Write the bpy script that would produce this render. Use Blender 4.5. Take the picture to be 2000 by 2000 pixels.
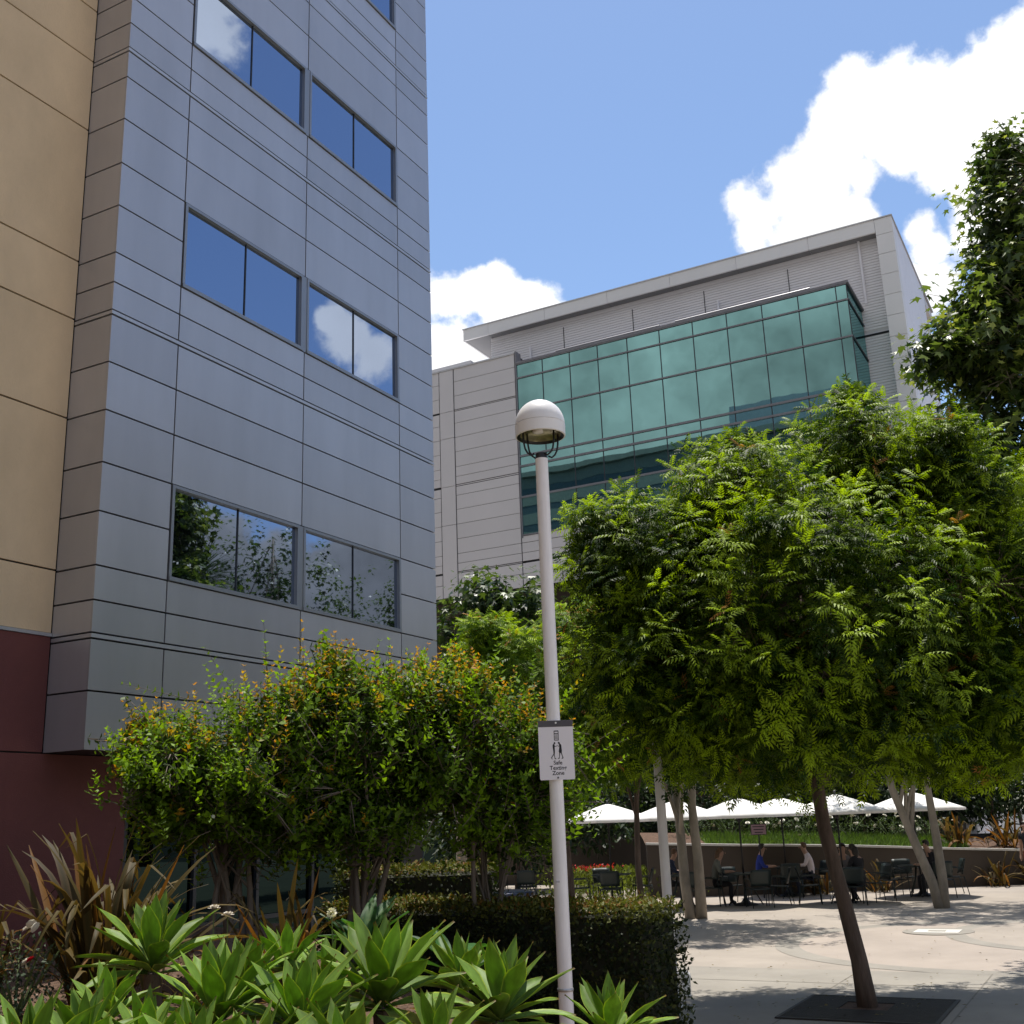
import bpy, math, random
import numpy as np
from mathutils import Vector, Matrix

for o in list(bpy.data.objects):
    bpy.data.objects.remove(o, do_unlink=True)
sc = bpy.context.scene
COL = sc.collection
R = math.radians
random.seed(7)

# ------------------------------------------------------------------ camera
YAW, PITCH, ROLL = R(27.95), R(15.46), R(-2.14)
fw = np.array([math.cos(YAW), math.sin(YAW), 0.0])        # horizontal view direction
rt = np.array([math.sin(YAW), -math.cos(YAW), 0.0])       # to the right of it
zu = np.array([0, 0, 1.0])
camF = math.cos(PITCH) * fw + math.sin(PITCH) * zu
camU = -math.sin(PITCH) * fw + math.cos(PITCH) * zu
camR = math.cos(ROLL) * rt + math.sin(ROLL) * camU
camU = -math.sin(ROLL) * rt + math.cos(ROLL) * camU
cd = bpy.data.cameras.new('camera')
cam = bpy.data.objects.new('camera', cd)
COL.objects.link(cam)
cd.sensor_width = 36
cd.lens = 2187 / 2000 * 36
cd.clip_start = 0.1
cd.clip_end = 2000
EYE = np.array([0, 0, 2.2])
cam.matrix_world = Matrix(((camR[0], camU[0], -camF[0], EYE[0]),
                           (camR[1], camU[1], -camF[1], EYE[1]),
                           (camR[2], camU[2], -camF[2], EYE[2]), (0, 0, 0, 1)))
sc.camera = cam

# ------------------------------------------------------------------ sun, sky, exposure
SUN_EL, SUN_AZ = R(74), R(20)          # azimuth measured from +X towards +Y
sd = bpy.data.lights.new('sun', 'SUN')
sd.energy = 5.0
sd.angle = R(0.53)
sd.color = (1.0, 0.95, 0.87)
sun = bpy.data.objects.new('sun', sd)
COL.objects.link(sun)
sv = Vector((math.cos(SUN_EL) * math.cos(SUN_AZ), math.cos(SUN_EL) * math.sin(SUN_AZ), math.sin(SUN_EL)))
sun.rotation_euler = sv.to_track_quat('Z', 'Y').to_euler()
sun.location = sv * 60

sc.view_settings.view_transform = 'Standard'
sc.view_settings.look = 'None'
sc.view_settings.gamma = 1.0
sc.view_settings.use_curve_mapping = False
sc.view_settings.exposure = 0.2

SKY = 0.15
w = bpy.data.worlds.new('World')
sc.world = w
w.use_nodes = True
nt = w.node_tree
nt.nodes.clear()
N = nt.nodes.new
LK = nt.links.new
out = N('ShaderNodeOutputWorld')
bg = N('ShaderNodeBackground')
bg.inputs['Strength'].default_value = SKY
LK(bg.outputs[0], out.inputs[0])
sky = N('ShaderNodeTexSky')
sky.sky_type = 'NISHITA'
sky.sun_disc = False
sky.sun_elevation = SUN_EL
sky.sun_rotation = R(90) - SUN_AZ
sky.air_density = 1.0
sky.dust_density = 0.35
sky.ozone_density = 3.0
tc = N('ShaderNodeTexCoord')


def wmath(op, a, b=None, c=None, clamp=False):
    n = N('ShaderNodeMath')
    n.operation = op
    n.use_clamp = clamp
    for i, v in enumerate((a, b, c)):
        if v is None:
            continue
        if isinstance(v, (int, float)):
            n.inputs[i].default_value = v
        else:
            LK(v, n.inputs[i])
    return n.outputs[0]


def wdist(c):
    n = N('ShaderNodeVectorMath')
    n.operation = 'DISTANCE'
    LK(tc.outputs['Generated'], n.inputs[0])
    n.inputs[1].default_value = c
    return n.outputs['Value']


def wnoise(scale, detail, rough, off=(0, 0, 0)):
    m = N('ShaderNodeMapping')
    m.inputs['Location'].default_value = off
    LK(tc.outputs['Generated'], m.inputs['Vector'])
    n = N('ShaderNodeTexNoise')
    n.inputs['Scale'].default_value = scale
    n.inputs['Detail'].default_value = detail
    n.inputs['Roughness'].default_value = rough
    LK(m.outputs[0], n.inputs['Vector'])
    return n.outputs[0]


def pix(px, py):
    d = camF + (px - 1000) / 2187 * camR - (py - 1000) / 2187 * camU
    return d / np.linalg.norm(d)


# cumulus towers standing in the part of the sky ahead; elsewhere a noise field goes on with the same kind of cloud
puffs = [(1715, 190, 95), (1670, 235, 75), (1800, 200, 100), (1870, 205, 95), (1945, 215, 120), (1760, 255, 95), (2010, 110, 105), (1640, 300, 55),
         (1615, 345, 85), (1545, 385, 88), (1485, 420, 70), (1570, 445, 105), (1660, 430, 72), (1690, 350, 48), (1850, 290, 80), (1930, 300, 80),
         (1930, 440, 70), (1790, 450, 42), (1815, 480, 38), (1830, 565, 48), (1775, 545, 30), (1905, 380, 45), (2060, 330, 120), (2100, 200, 150),
         (862, 585, 78), (915, 575, 60), (975, 590, 70), (1030, 600, 60), (1078, 622, 40), (880, 670, 95), (810, 560, 70)]
# cloud seen mirrored in the windows: two lone puffs high up, a grey bank lower down, and a veil behind the viewpoint


def mir(px, py, ax):
    d = pix(px, py)
    d[ax] = -d[ax]
    return tuple(d)


mirrored = [(mir(400, 10, 1), 110), (mir(430, 60, 1), 70), (mir(690, 650, 1), 62), (mir(735, 690, 1), 62), (mir(655, 625, 1), 36)]
dens = None
for c, r in [(tuple(pix(x, y)), r) for x, y, r in puffs] + mirrored:
    v = wmath('MULTIPLY_ADD', wdist(c), -2187 / r / 0.93, 1.0)
    dens = v if dens is None else wmath('MAXIMUM', dens, v)
dens = wmath('MAXIMUM', dens, -1.2)
coarse = wmath('MULTIPLY_ADD', wnoise(2.6, 3, 0.5, (3.1, 1.7, 0.4)), 5.5, -2.75)
sepz = N('ShaderNodeSeparateXYZ')
LK(tc.outputs['Generated'], sepz.inputs[0])
bank = wmath('MULTIPLY_ADD', sepz.outputs[2], -6.0, 2.1)                       # cloud thickens towards the horizon behind
veil = wmath('MULTIPLY_ADD', wdist(mir(1300, 700, 0)), -3.2, 2.0)
coarse = wmath('MAXIMUM', coarse, wmath('MAXIMUM', bank, veil))


def away(c, r0, r1):
    m = N('ShaderNodeMapRange')
    m.inputs[1].default_value = r0
    m.inputs[2].default_value = r1
    LK(wdist(c), m.inputs[0])
    return m.outputs[0]


wtv = wmath('MULTIPLY', away(tuple(pix(1000, 700)), 0.60, 0.85), away(mir(520, 260, 1), 0.25, 0.34))
mixd = wmath('ADD', wmath('MULTIPLY', dens, wmath('SUBTRACT', 1.0, wtv)), wmath('MULTIPLY', coarse, wtv))
edge = wmath('MULTIPLY_ADD', wnoise(15, 6, 0.58), 3.0, -1.5)
tot = wmath('ADD', mixd, edge)
ms = N('ShaderNodeMapRange')
ms.interpolation_type = 'SMOOTHSTEP'
ms.inputs[1].default_value = -0.1
ms.inputs[2].default_value = 0.42
LK(tot, ms.inputs[0])
lowgrey = N('ShaderNodeMapRange')                                                # clouds low in the sky show their grey undersides
lowgrey.inputs[1].default_value = 0.18
lowgrey.inputs[2].default_value = 0.42
lowgrey.inputs[3].default_value = 0.52
lowgrey.inputs[4].default_value = 1.12
LK(sepz.outputs[2], lowgrey.inputs[0])
shn = N('ShaderNodeMapRange')
shn.inputs[1].default_value = 0.32
shn.inputs[2].default_value = 0.6
shn.inputs[3].default_value = 0.86 / SKY
shn.inputs[4].default_value = 1.08 / SKY
LK(wnoise(5.0, 4, 0.6, (7, 2, 1)), shn.inputs[0])
shade_v = wmath('MULTIPLY', shn.outputs[0], lowgrey.outputs[0])
shade_v = wmath('MULTIPLY', shade_v, wmath('MULTIPLY_ADD', wtv, wmath('MULTIPLY_ADD', wnoise(7.0, 5, 0.6, (2, 5, 3)), -1.5, 0.30), 1.0))      # the layer behind is a thicker, greyer sheet
cc = N('ShaderNodeCombineColor')
for i in range(3):
    LK(shade_v, cc.inputs[i])
mx = N('ShaderNodeMix')
mx.data_type = 'RGBA'
LK(ms.outputs[0], mx.inputs['Factor'])
LK(sky.outputs[0], mx.inputs['A'])
LK(cc.outputs[0], mx.inputs['B'])
LK(mx.outputs['Result'], bg.inputs['Color'])

sc.cycles.max_bounces = 7
sc.cycles.diffuse_bounces = 3
sc.cycles.glossy_bounces = 3
sc.cycles.transmission_bounces = 4
sc.cycles.adaptive_threshold = 0.02

# ------------------------------------------------------------------ helpers


def at(px, py, D):
    """point at forward distance D along a sight line (used to find real positions)"""
    d = camF + (px - 1000) / 2187 * camR - (py - 1000) / 2187 * camU
    return EYE + d * (D / (d @ fw))


def sd_to_xy(s, D):
    p = fw * D + rt * s
    return p[0], p[1]


class MB:
    def __init__(self):
        self.v, self.f, self.mi = [], [], []

    def add(self, vs, fs, mi=0):
        b = len(self.v)
        self.v += [tuple(p) for p in vs]
        self.f += [tuple(b + i for i in f) for f in fs]
        self.mi += [mi] * len(fs)
        return self

    def box(self, x0, x1, y0, y1, z0, z1, mi=0):
        vs = [(x, y, z) for z in (z0, z1) for y in (y0, y1) for x in (x0, x1)]
        return self.add(vs, [(0, 2, 3, 1), (4, 5, 7, 6), (0, 1, 5, 4), (2, 6, 7, 3), (0, 4, 6, 2), (1, 3, 7, 5)], mi)

    def tube(self, pts, rad, n=8, mi=0, cap=True):
        pts = [Vector(p) for p in pts]
        if isinstance(rad, (int, float)):
            rad = [rad] * len(pts)
        vs, fs = [], []
        ref = None
        for i, p in enumerate(pts):
            t = (pts[min(i + 1, len(pts) - 1)] - pts[max(i - 1, 0)])
            if t.length < 1e-9:
                t = Vector((0, 0, 1))
            t.normalize()
            if ref is None:
                ref = t.orthogonal().normalized()
            a = (ref - t * ref.dot(t))
            a = a.normalized() if a.length > 1e-6 else t.orthogonal().normalized()
            ref = a
            b = t.cross(a)
            for k in range(n):
                q = 2 * math.pi * k / n
                vs.append(p + (a * math.cos(q) + b * math.sin(q)) * rad[i])
        for i in range(len(pts) - 1):
            for k in range(n):
                fs.append((i * n + k, i * n + (k + 1) % n, (i + 1) * n + (k + 1) % n, (i + 1) * n + k))
        if cap:
            fs.append(tuple(range(n))[::-1])
            fs.append(tuple((len(pts) - 1) * n + k for k in range(n)))
        return self.add(vs, fs, mi)

    def lathe(self, prof, n=24, c=(0, 0, 0), mi=0):
        vs, fs = [], []
        for r, z in prof:
            for k in range(n):
                q = 2 * math.pi * k / n
                vs.append((c[0] + r * math.cos(q), c[1] + r * math.sin(q), c[2] + z))
        for i in range(len(prof) - 1):
            for k in range(n):
                fs.append((i * n + k, i * n + (k + 1) % n, (i + 1) * n + (k + 1) % n, (i + 1) * n + k))
        return self.add(vs, fs, mi)

    def build(self, name, mats, parent=None, smooth=False, bevel=0):
        me = bpy.data.meshes.new(name)
        me.from_pydata(self.v, [], self.f)
        if not isinstance(mats, (list, tuple)):
            mats = [mats]
        for m in mats:
            me.materials.append(m)
        if len(mats) > 1:
            me.polygons.foreach_set('material_index', self.mi)
        if smooth:
            me.polygons.foreach_set('use_smooth', [True] * len(me.polygons))
        me.update()
        return link(name, me, parent, bevel)


def link(name, me, parent=None, bevel=0):
    o = bpy.data.objects.new(name, me)
    COL.objects.link(o)
    if parent is not None:
        o.parent = parent
        if parent.type == 'EMPTY':
            o.matrix_parent_inverse = Matrix.Translation(-parent.location)
    if bevel:
        b = o.modifiers.new('bevel', 'BEVEL')
        b.width = bevel
        b.segments = 2
        b.limit_method = 'ANGLE'
    return o


def tag(o, label=None, cat=None, group=None, kind=None):
    for k, v in (('label', label), ('category', cat), ('group', group), ('kind', kind)):
        if v:
            o[k] = v
    return o


def thing(name, label, cat, loc=(0, 0, 0), group=None):
    o = bpy.data.objects.new(name, None)
    COL.objects.link(o)
    o.location = loc
    o.empty_display_size = 0.1
    return tag(o, label, cat, group)


def copy_tree(o, parent=None):
    c = o.copy()
    COL.objects.link(c)
    c.parent = parent
    for ch in list(o.children):
        copy_tree(ch, c)
    return c


# ------------------------------------------------------------------ materials


def mat(name, col, rough=0.6, metal=0.0, var=0.12, scale=3.0, bump=0.0, bscale=40.0, spec=0.5, rnd=0.0, detail=5, stretch=None):
    m = bpy.data.materials.new(name)
    m.use_nodes = True
    t = m.node_tree
    p = t.nodes['Principled BSDF']
    p.inputs['Roughness'].default_value = rough
    p.inputs['Metallic'].default_value = metal
    p.inputs['Specular IOR Level'].default_value = spec
    co = t.nodes.new('ShaderNodeTexCoord')
    vec = co.outputs['Object']
    if stretch:
        mp = t.nodes.new('ShaderNodeMapping')
        mp.inputs['Scale'].default_value = stretch
        t.links.new(vec, mp.inputs['Vector'])
        vec = mp.outputs[0]
    nz = t.nodes.new('ShaderNodeTexNoise')
    nz.inputs['Scale'].default_value = scale
    nz.inputs['Detail'].default_value = detail
    nz.inputs['Roughness'].default_value = 0.6
    t.links.new(vec, nz.inputs['Vector'])
    mr = t.nodes.new('ShaderNodeMapRange')
    mr.inputs[1].default_value = 0.25
    mr.inputs[2].default_value = 0.75
    mr.inputs[3].default_value = 1 - var
    mr.inputs[4].default_value = 1 + var
    t.links.new(nz.outputs[0], mr.inputs[0])
    val = mr.outputs[0]
    if rnd:
        oi = t.nodes.new('ShaderNodeObjectInfo')
        r2 = t.nodes.new('ShaderNodeMapRange')
        r2.inputs[3].default_value = 1 - rnd
        r2.inputs[4].default_value = 1 + rnd
        t.links.new(oi.outputs['Random'], r2.inputs[0])
        mu = t.nodes.new('ShaderNodeMath')
        mu.operation = 'MULTIPLY'
        t.links.new(val, mu.inputs[0])
        t.links.new(r2.outputs[0], mu.inputs[1])
        val = mu.outputs[0]
    vm = t.nodes.new('ShaderNodeVectorMath')
    vm.operation = 'SCALE'
    vm.inputs[0].default_value = col
    t.links.new(val, vm.inputs['Scale'])
    t.links.new(vm.outputs[0], p.inputs['Base Color'])
    if bump:
        n2 = t.nodes.new('ShaderNodeTexNoise')
        n2.inputs['Scale'].default_value = bscale
        n2.inputs['Detail'].default_value = 4
        t.links.new(vec, n2.inputs['Vector'])
        bp = t.nodes.new('ShaderNodeBump')
        bp.inputs['Strength'].default_value = bump
        bp.inputs['Distance'].default_value = 0.02
        t.links.new(n2.outputs[0], bp.inputs['Height'])
        t.links.new(bp.outputs[0], p.inputs['Normal'])
    return m


def glass_mat(name, col, wave=0.02, wscale=0.6, dark=(0.01, 0.014, 0.016), refl=0.8):
    """coated reflective glazing: tinted mirror reflection over a dark interior, slightly wavy, each pane set a little differently"""
    m = bpy.data.materials.new(name)
    m.use_nodes = True
    t = m.node_tree
    t.nodes.remove(t.nodes['Principled BSDF'])
    g = t.nodes.new('ShaderNodeBsdfGlossy')
    g.inputs['Color'].default_value = (*col, 1)
    g.inputs['Roughness'].default_value = 0.012
    d = t.nodes.new('ShaderNodeBsdfDiffuse')
    d.inputs['Color'].default_value = (*dark, 1)
    mixs = t.nodes.new('ShaderNodeMixShader')
    mixs.inputs[0].default_value = refl
    t.links.new(d.outputs[0], mixs.inputs[1])
    t.links.new(g.outputs[0], mixs.inputs[2])
    t.links.new(mixs.outputs[0], t.nodes['Material Output'].inputs[0])
    co = t.nodes.new('ShaderNodeTexCoord')
    oi = t.nodes.new('ShaderNodeObjectInfo')
    cm = t.nodes.new('ShaderNodeVectorMath')
    cm.operation = 'ADD'
    t.links.new(co.outputs['Object'], cm.inputs[0])
    sc3 = t.nodes.new('ShaderNodeVectorMath')
    sc3.operation = 'SCALE'
    sc3.inputs[0].default_value = (3, 5, 7)
    t.links.new(oi.outputs['Random'], sc3.inputs['Scale'])
    t.links.new(sc3.outputs[0], cm.inputs[1])
    n2 = t.nodes.new('ShaderNodeTexNoise')
    n2.inputs['Scale'].default_value = wscale
    n2.inputs['Detail'].default_value = 1.5
    t.links.new(cm.outputs[0], n2.inputs['Vector'])
    bp = t.nodes.new('ShaderNodeBump')
    bp.inputs['Strength'].default_value = 1.0
    bp.inputs['Distance'].default_value = wave
    t.links.new(n2.outputs[0], bp.inputs['Height'])
    t.links.new(bp.outputs[0], g.inputs['Normal'])
    return m


def leaf_mat(name, rough=0.42, trans=0.35, spec=0.5, tgain=(1.5, 1.55, 0.7), mottled=False):
    m = bpy.data.materials.new(name)
    m.use_nodes = True
    t = m.node_tree
    p = t.nodes['Principled BSDF']
    p.inputs['Roughness'].default_value = rough
    p.inputs['Specular IOR Level'].default_value = spec
    a = t.nodes.new('ShaderNodeVertexColor')
    a.layer_name = 'tint'
    colour = a.outputs['Color']
    if mottled:                                       # uneven bloom, scars and dry brown flecks
        co = t.nodes.new('ShaderNodeTexCoord')
        oi = t.nodes.new('ShaderNodeObjectInfo')
        ad = t.nodes.new('ShaderNodeVectorMath')
        ad.operation = 'MULTIPLY_ADD'
        ad.inputs[1].default_value = (1.0, 3.0, 3.0)
        t.links.new(co.outputs['Object'], ad.inputs[0])
        sc_ = t.nodes.new('ShaderNodeVectorMath')
        sc_.operation = 'SCALE'
        sc_.inputs[0].default_value = (31, 17, 9)
        t.links.new(oi.outputs['Random'], sc_.inputs['Scale'])
        t.links.new(sc_.outputs[0], ad.inputs[2])
        nz = t.nodes.new('ShaderNodeTexNoise')
        nz.inputs['Scale'].default_value = 4.5
        nz.inputs['Detail'].default_value = 6
        t.links.new(ad.outputs[0], nz.inputs['Vector'])
        mr = t.nodes.new('ShaderNodeMapRange')
        mr.inputs[1].default_value = 0.3
        mr.inputs[2].default_value = 0.7
        mr.inputs[3].default_value = 0.72
        mr.inputs[4].default_value = 1.25
        t.links.new(nz.outputs[0], mr.inputs[0])
        r2 = t.nodes.new('ShaderNodeMapRange')
        r2.inputs[3].default_value = 0.72
        r2.inputs[4].default_value = 1.2
        t.links.new(oi.outputs['Random'], r2.inputs[0])
        mu = t.nodes.new('ShaderNodeMath')
        mu.operation = 'MULTIPLY'
        t.links.new(mr.outputs[0], mu.inputs[0])
        t.links.new(r2.outputs[0], mu.inputs[1])
        vs_ = t.nodes.new('ShaderNodeVectorMath')
        vs_.operation = 'SCALE'
        t.links.new(colour, vs_.inputs[0])
        t.links.new(mu.outputs[0], vs_.inputs['Scale'])
        n2 = t.nodes.new('ShaderNodeTexNoise')
        n2.inputs['Scale'].default_value = 11
        n2.inputs['Detail'].default_value = 3
        t.links.new(ad.outputs[0], n2.inputs['Vector'])
        sp_ = t.nodes.new('ShaderNodeMapRange')
        sp_.inputs[1].default_value = 0.69
        sp_.inputs[2].default_value = 0.74
        t.links.new(n2.outputs[0], sp_.inputs[0])
        mx_ = t.nodes.new('ShaderNodeMix')
        mx_.data_type = 'RGBA'
        t.links.new(sp_.outputs[0], mx_.inputs['Factor'])
        t.links.new(vs_.outputs[0], mx_.inputs['A'])
        mx_.inputs['B'].default_value = (0.20, 0.12, 0.04, 1)
        colour = mx_.outputs['Result']
    t.links.new(colour, p.inputs['Base Color'])
    tr = t.nodes.new('ShaderNodeBsdfTranslucent')
    vm = t.nodes.new('ShaderNodeVectorMath')
    vm.operation = 'MULTIPLY'
    vm.inputs[1].default_value = tgain
    t.links.new(colour, vm.inputs[0])
    t.links.new(vm.outputs[0], tr.inputs['Color'])
    mixs = t.nodes.new('ShaderNodeMixShader')
    mixs.inputs[0].default_value = trans
    t.links.new(p.outputs[0], mixs.inputs[1])
    t.links.new(tr.outputs[0], mixs.inputs[2])
    t.links.new(mixs.outputs[0], t.nodes['Material Output'].inputs[0])
    return m


M = dict(
    panel=mat('aluminium_panel', (0.475, 0.47, 0.49), 0.36, 0.55, 0.075, 1.1, 0.06, 1.3, rnd=0.065, stretch=(1.6, 1.6, 0.35)),
    trim=mat('metal_trim', (0.5, 0.5, 0.52), 0.4, 0.6, 0.04, 2),
    joint=mat('joint_shadow_gap', (0.03, 0.03, 0.035), 0.8),
    tan=mat('tan_stucco', (0.71, 0.54, 0.345), 0.85, 0, 0.13, 1.1, 0.3, 45, rnd=0.04, detail=8, stretch=(1, 1, 0.6)),
    red=mat('maroon_stucco', (0.15, 0.047, 0.042), 0.8, 0, 0.16, 1.1, 0.25, 60),
    winframe=mat('window_frame_metal', (0.30, 0.31, 0.33), 0.4, 0.6, 0.04, 3),
    blueglass=glass_mat('blue_mirror_glass', (0.37, 0.44, 0.58), 0.004, 0.45),
    tealglass=glass_mat('teal_mirror_glass', (0.31, 0.58, 0.575), 0.0045, 0.5, (0.004, 0.03, 0.03)),
    storeglass=glass_mat('dark_green_glass', (0.02, 0.034, 0.032), 0.004, 0.4, (0.002, 0.006, 0.006), 0.8),
    darkframe=mat('dark_anodised_frame', (0.045, 0.05, 0.06), 0.45, 0.3),
    mullion=mat('mullion_metal', (0.22, 0.22, 0.24), 0.45, 0.5),
    b2panel=mat('warm_grey_panel', (0.66, 0.64, 0.645), 0.55, 0.12, 0.04, 0.4, rnd=0.02),
    b2fascia=mat('fascia_panel', (0.82, 0.815, 0.81), 0.55, 0.1, 0.04, 0.4, rnd=0.02),
    towerstone=mat('dark_stone', (0.13, 0.125, 0.115), 0.8),
    soffit=mat('soffit_metal', (0.22, 0.22, 0.225), 0.6, 0.1, 0.05, 1),
    corr=mat('corrugated_metal', (0.86, 0.84, 0.855), 0.5, 0.15, 0.05, 0.6),
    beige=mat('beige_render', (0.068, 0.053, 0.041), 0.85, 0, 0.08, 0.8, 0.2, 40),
    white=mat('white_paint', (0.84, 0.83, 0.82), 0.38, 0, 0.04, 4, 0.02, 60),
    polepaint=mat('pole_paint', (0.88, 0.855, 0.86), 0.42, 0, 0.09, 5, 0.03, 60, stretch=(6, 6, 0.8)),
    black=mat('black_metal', (0.018, 0.018, 0.022), 0.4, 0.2),
    lampdark=mat('lamp_lens', (0.30, 0.28, 0.16), 0.16, 0.4, 0.5, 9),
    signwhite=mat('sign_face', (0.83, 0.80, 0.84), 0.55, 0, 0.02, 3),
    signgrey=mat('sign_header', (0.085, 0.08, 0.09), 0.5),
    ink=mat('sign_ink', (0.006, 0.006, 0.01), 0.6),
    concrete=mat('plaza_concrete', (0.34, 0.295, 0.248), 0.85, 0, 0.17, 0.8, 0.15, 60, detail=9),
    concgrey=mat('grey_concrete', (0.285, 0.26, 0.222), 0.85, 0, 0.18, 0.9, 0.15, 60, detail=9),
    concpink=mat('pink_concrete', (0.36, 0.305, 0.258), 0.85, 0, 0.14, 0.8, 0.15, 60, detail=9),
    jointline=mat('joint_line', (0.20, 0.18, 0.15), 0.9),
    grate=mat('iron_grate', (0.06, 0.052, 0.048), 0.6, 0.5, 0.2, 8),
    soil=mat('mulch', (0.10, 0.055, 0.032), 0.95, 0, 0.55, 14, 0.9, 35, detail=9),
    farground=mat('asphalt', (0.09, 0.085, 0.08), 0.9, 0, 0.15, 0.5),
    bark=mat('grey_brown_bark', (0.115, 0.08, 0.06), 0.9, 0, 0.5, 9, 1.0, 22, stretch=(1, 1, 0.25)),
    barkpale=mat('pale_mottled_bark', (0.27, 0.235, 0.19), 0.85, 0, 0.35, 5, 0.4, 18, stretch=(1, 1, 0.5)),
    barkmyrtle=mat('myrtle_bark', (0.15, 0.12, 0.095), 0.8, 0, 0.3, 6, 0.3, 20, stretch=(1, 1, 0.3)),
    canvas=mat('white_canvas', (0.83, 0.81, 0.78), 0.8, 0, 0.03, 2),
    chair=mat('dark_green_powder_coat', (0.012, 0.022, 0.022), 0.45, 0.1),
    hedgecore=mat('hedge_twigs', (0.02, 0.022, 0.012), 0.9),
    petal=mat('white_petals', (0.80, 0.77, 0.66), 0.6, 0, 0.06, 30),
    petalred=mat('red_petals', (0.42, 0.012, 0.02), 0.6, 0, 0.2, 30),
    bud=mat('cream_bud', (0.66, 0.60, 0.50), 0.6, 0, 0.1, 30),
    stem=mat('green_stem', (0.12, 0.17, 0.05), 0.6),
    bluewall=mat('dark_blue_grey_wall', (0.085, 0.09, 0.12), 0.7),
    bin=mat('dark_blue_bin', (0.03, 0.04, 0.075), 0.3, 0.1),
    notice=mat('pink_notice', (0.34, 0.22, 0.27), 0.6),
    plate=mat('pale_cover', (0.62, 0.6, 0.55), 0.6, 0, 0.08, 8),
    skin=mat('skin', (0.40, 0.24, 0.17), 0.55, 0, 0.08, 10),
    hair=mat('dark_hair', (0.02, 0.014, 0.01), 0.5, 0, 0.3, 40),
    hairbrown=mat('brown_hair', (0.11, 0.06, 0.03), 0.5, 0, 0.3, 40),
    shoe=mat('dark_shoes', (0.02, 0.02, 0.02), 0.6),
    leaf_p=leaf_mat('pinnate_leaf', 0.5, 0.34, 0.18, (1.8, 1.85, 0.4)),
    leaf_s=leaf_mat('lobed_leaf', 0.40, 0.34, 0.45),
    leaf_m=leaf_mat('small_leaf', 0.5, 0.42, 0.2, (1.6, 1.6, 0.5)),
    leaf_b=leaf_mat('far_leaf', 0.5, 0.25, 0.4),
    leaf_h=leaf_mat('hedge_leaf', 0.6, 0.22, 0.2),
    agave=leaf_mat('agave_leaf', 0.52, 0.3, 0.28, (1.7, 1.7, 0.5), True),
    flax=leaf_mat('flax_leaf', 0.6, 0.3, 0.2, (1.5, 1.3, 0.7)),
    grass=leaf_mat('grass_blade', 0.6, 0.3, 0.3),
)

# ------------------------------------------------------------------ ground and paving
g = MB().box(-250, 500, -300, 400, -0.6, -0.02).build('ground', M['farground'])
tag(g, kind='structure')
pz = MB()
pz.add([(-30, -60, 0), (70, -60, 0), (70, 60, 0), (-30, 60, 0)], [(0, 1, 2, 3)])
tag(pz.build('plaza', M['concrete']), kind='structure')


def ring(name, m, c, r0, r1, z, a0=0, a1=360, n=72):
    b = MB()
    vs, fs = [], []
    for i in range(n + 1):
        q = R(a0 + (a1 - a0) * i / n)
        for r in (r0, r1):
            vs.append((c[0] + r * math.cos(q), c[1] + r * math.sin(q), z))
    for i in range(n):
        fs.append((2 * i, 2 * i + 1, 2 * i + 3, 2 * i + 2))
    b.add(vs, fs)
    o = b.build(name, m)
    return tag(o, kind='structure')


ring('paving_circle', M['concpink'], (21.06, 2.05), 0.0, 3.55, 0.004)
ring('paving_band', M['concgrey'], (21.06, 2.05), 3.55, 3.95, 0.0045)
ring('inner_paving_circle', M['concrete'], (22.67, 0.3), 0.0, 2.8, 0.008)
ring('inner_paving_band', M['concgrey'], (22.67, 0.3), 2.8, 3.15, 0.0085)
gz = MB()
gz.add([(11, -8, .0035), (17.2, -8, .0035), (17.2, 9, .0035), (11, 9, .0035)], [(0, 1, 2, 3)])
tag(gz.build('grey_paving', M['concgrey']), kind='structure')
for (xa, ya, xb, yb) in ((11, 2.1, 17.2, 2.1), (11, 3.85, 17.2, 3.85), (11, 0.3, 17.2, 0.3), (15.9, -8, 15.9, 9)):
    b = MB()
    h = 0.01
    if ya == yb:
        b.add([(xa, ya - h, .006), (xb, ya - h, .006), (xb, ya + h, .006), (xa, ya + h, .006)], [(0, 1, 2, 3)])
    else:
        b.add([(xa - h, ya, .0064), (xa + h, ya, .0064), (xa + h, yb, .0064), (xa - h, yb, .0064)], [(0, 1, 2, 3)])
    tag(b.build('paving_joint', M['jointline']), kind='structure')


def sm(x):
    x = min(1, max(0, x))
    return x * x * (3 - 2 * x)


def bed_h(x, y):
    s = x * rt[0] + y * rt[1]
    D = x * fw[0] + y * fw[1]
    v = (1.6 + (8 - D) * 0.35 - s) / 2.4
    h = 1.0 * sm(v)
    if h <= 0.001:
        return -0.05
    return h + 0.04 * math.sin(3.1 * x + 1.3 * y) * sm(v * 3) + 0.03 * math.sin(5.3 * y - 2.2 * x) * sm(v * 3)


nS, nD = 110, 110
vs, fs = [], []
for j in range(nD + 1):
    for i in range(nS + 1):
        s = -12 + 15.5 * i / nS
        D = -4 + 19.5 * j / nD
        x, y = sd_to_xy(s, D)
        y = min(y, 11.149)
        vs.append((x, y, bed_h(x, y)))
for j in range(nD):
    for i in range(nS):
        a = j * (nS + 1) + i
        fs.append((a, a + 1, a + nS + 2, a + nS + 1))
bed = MB().add(vs, fs).build('planting_bed', M['soil'], smooth=True)
tag(bed, kind='structure')

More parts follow.
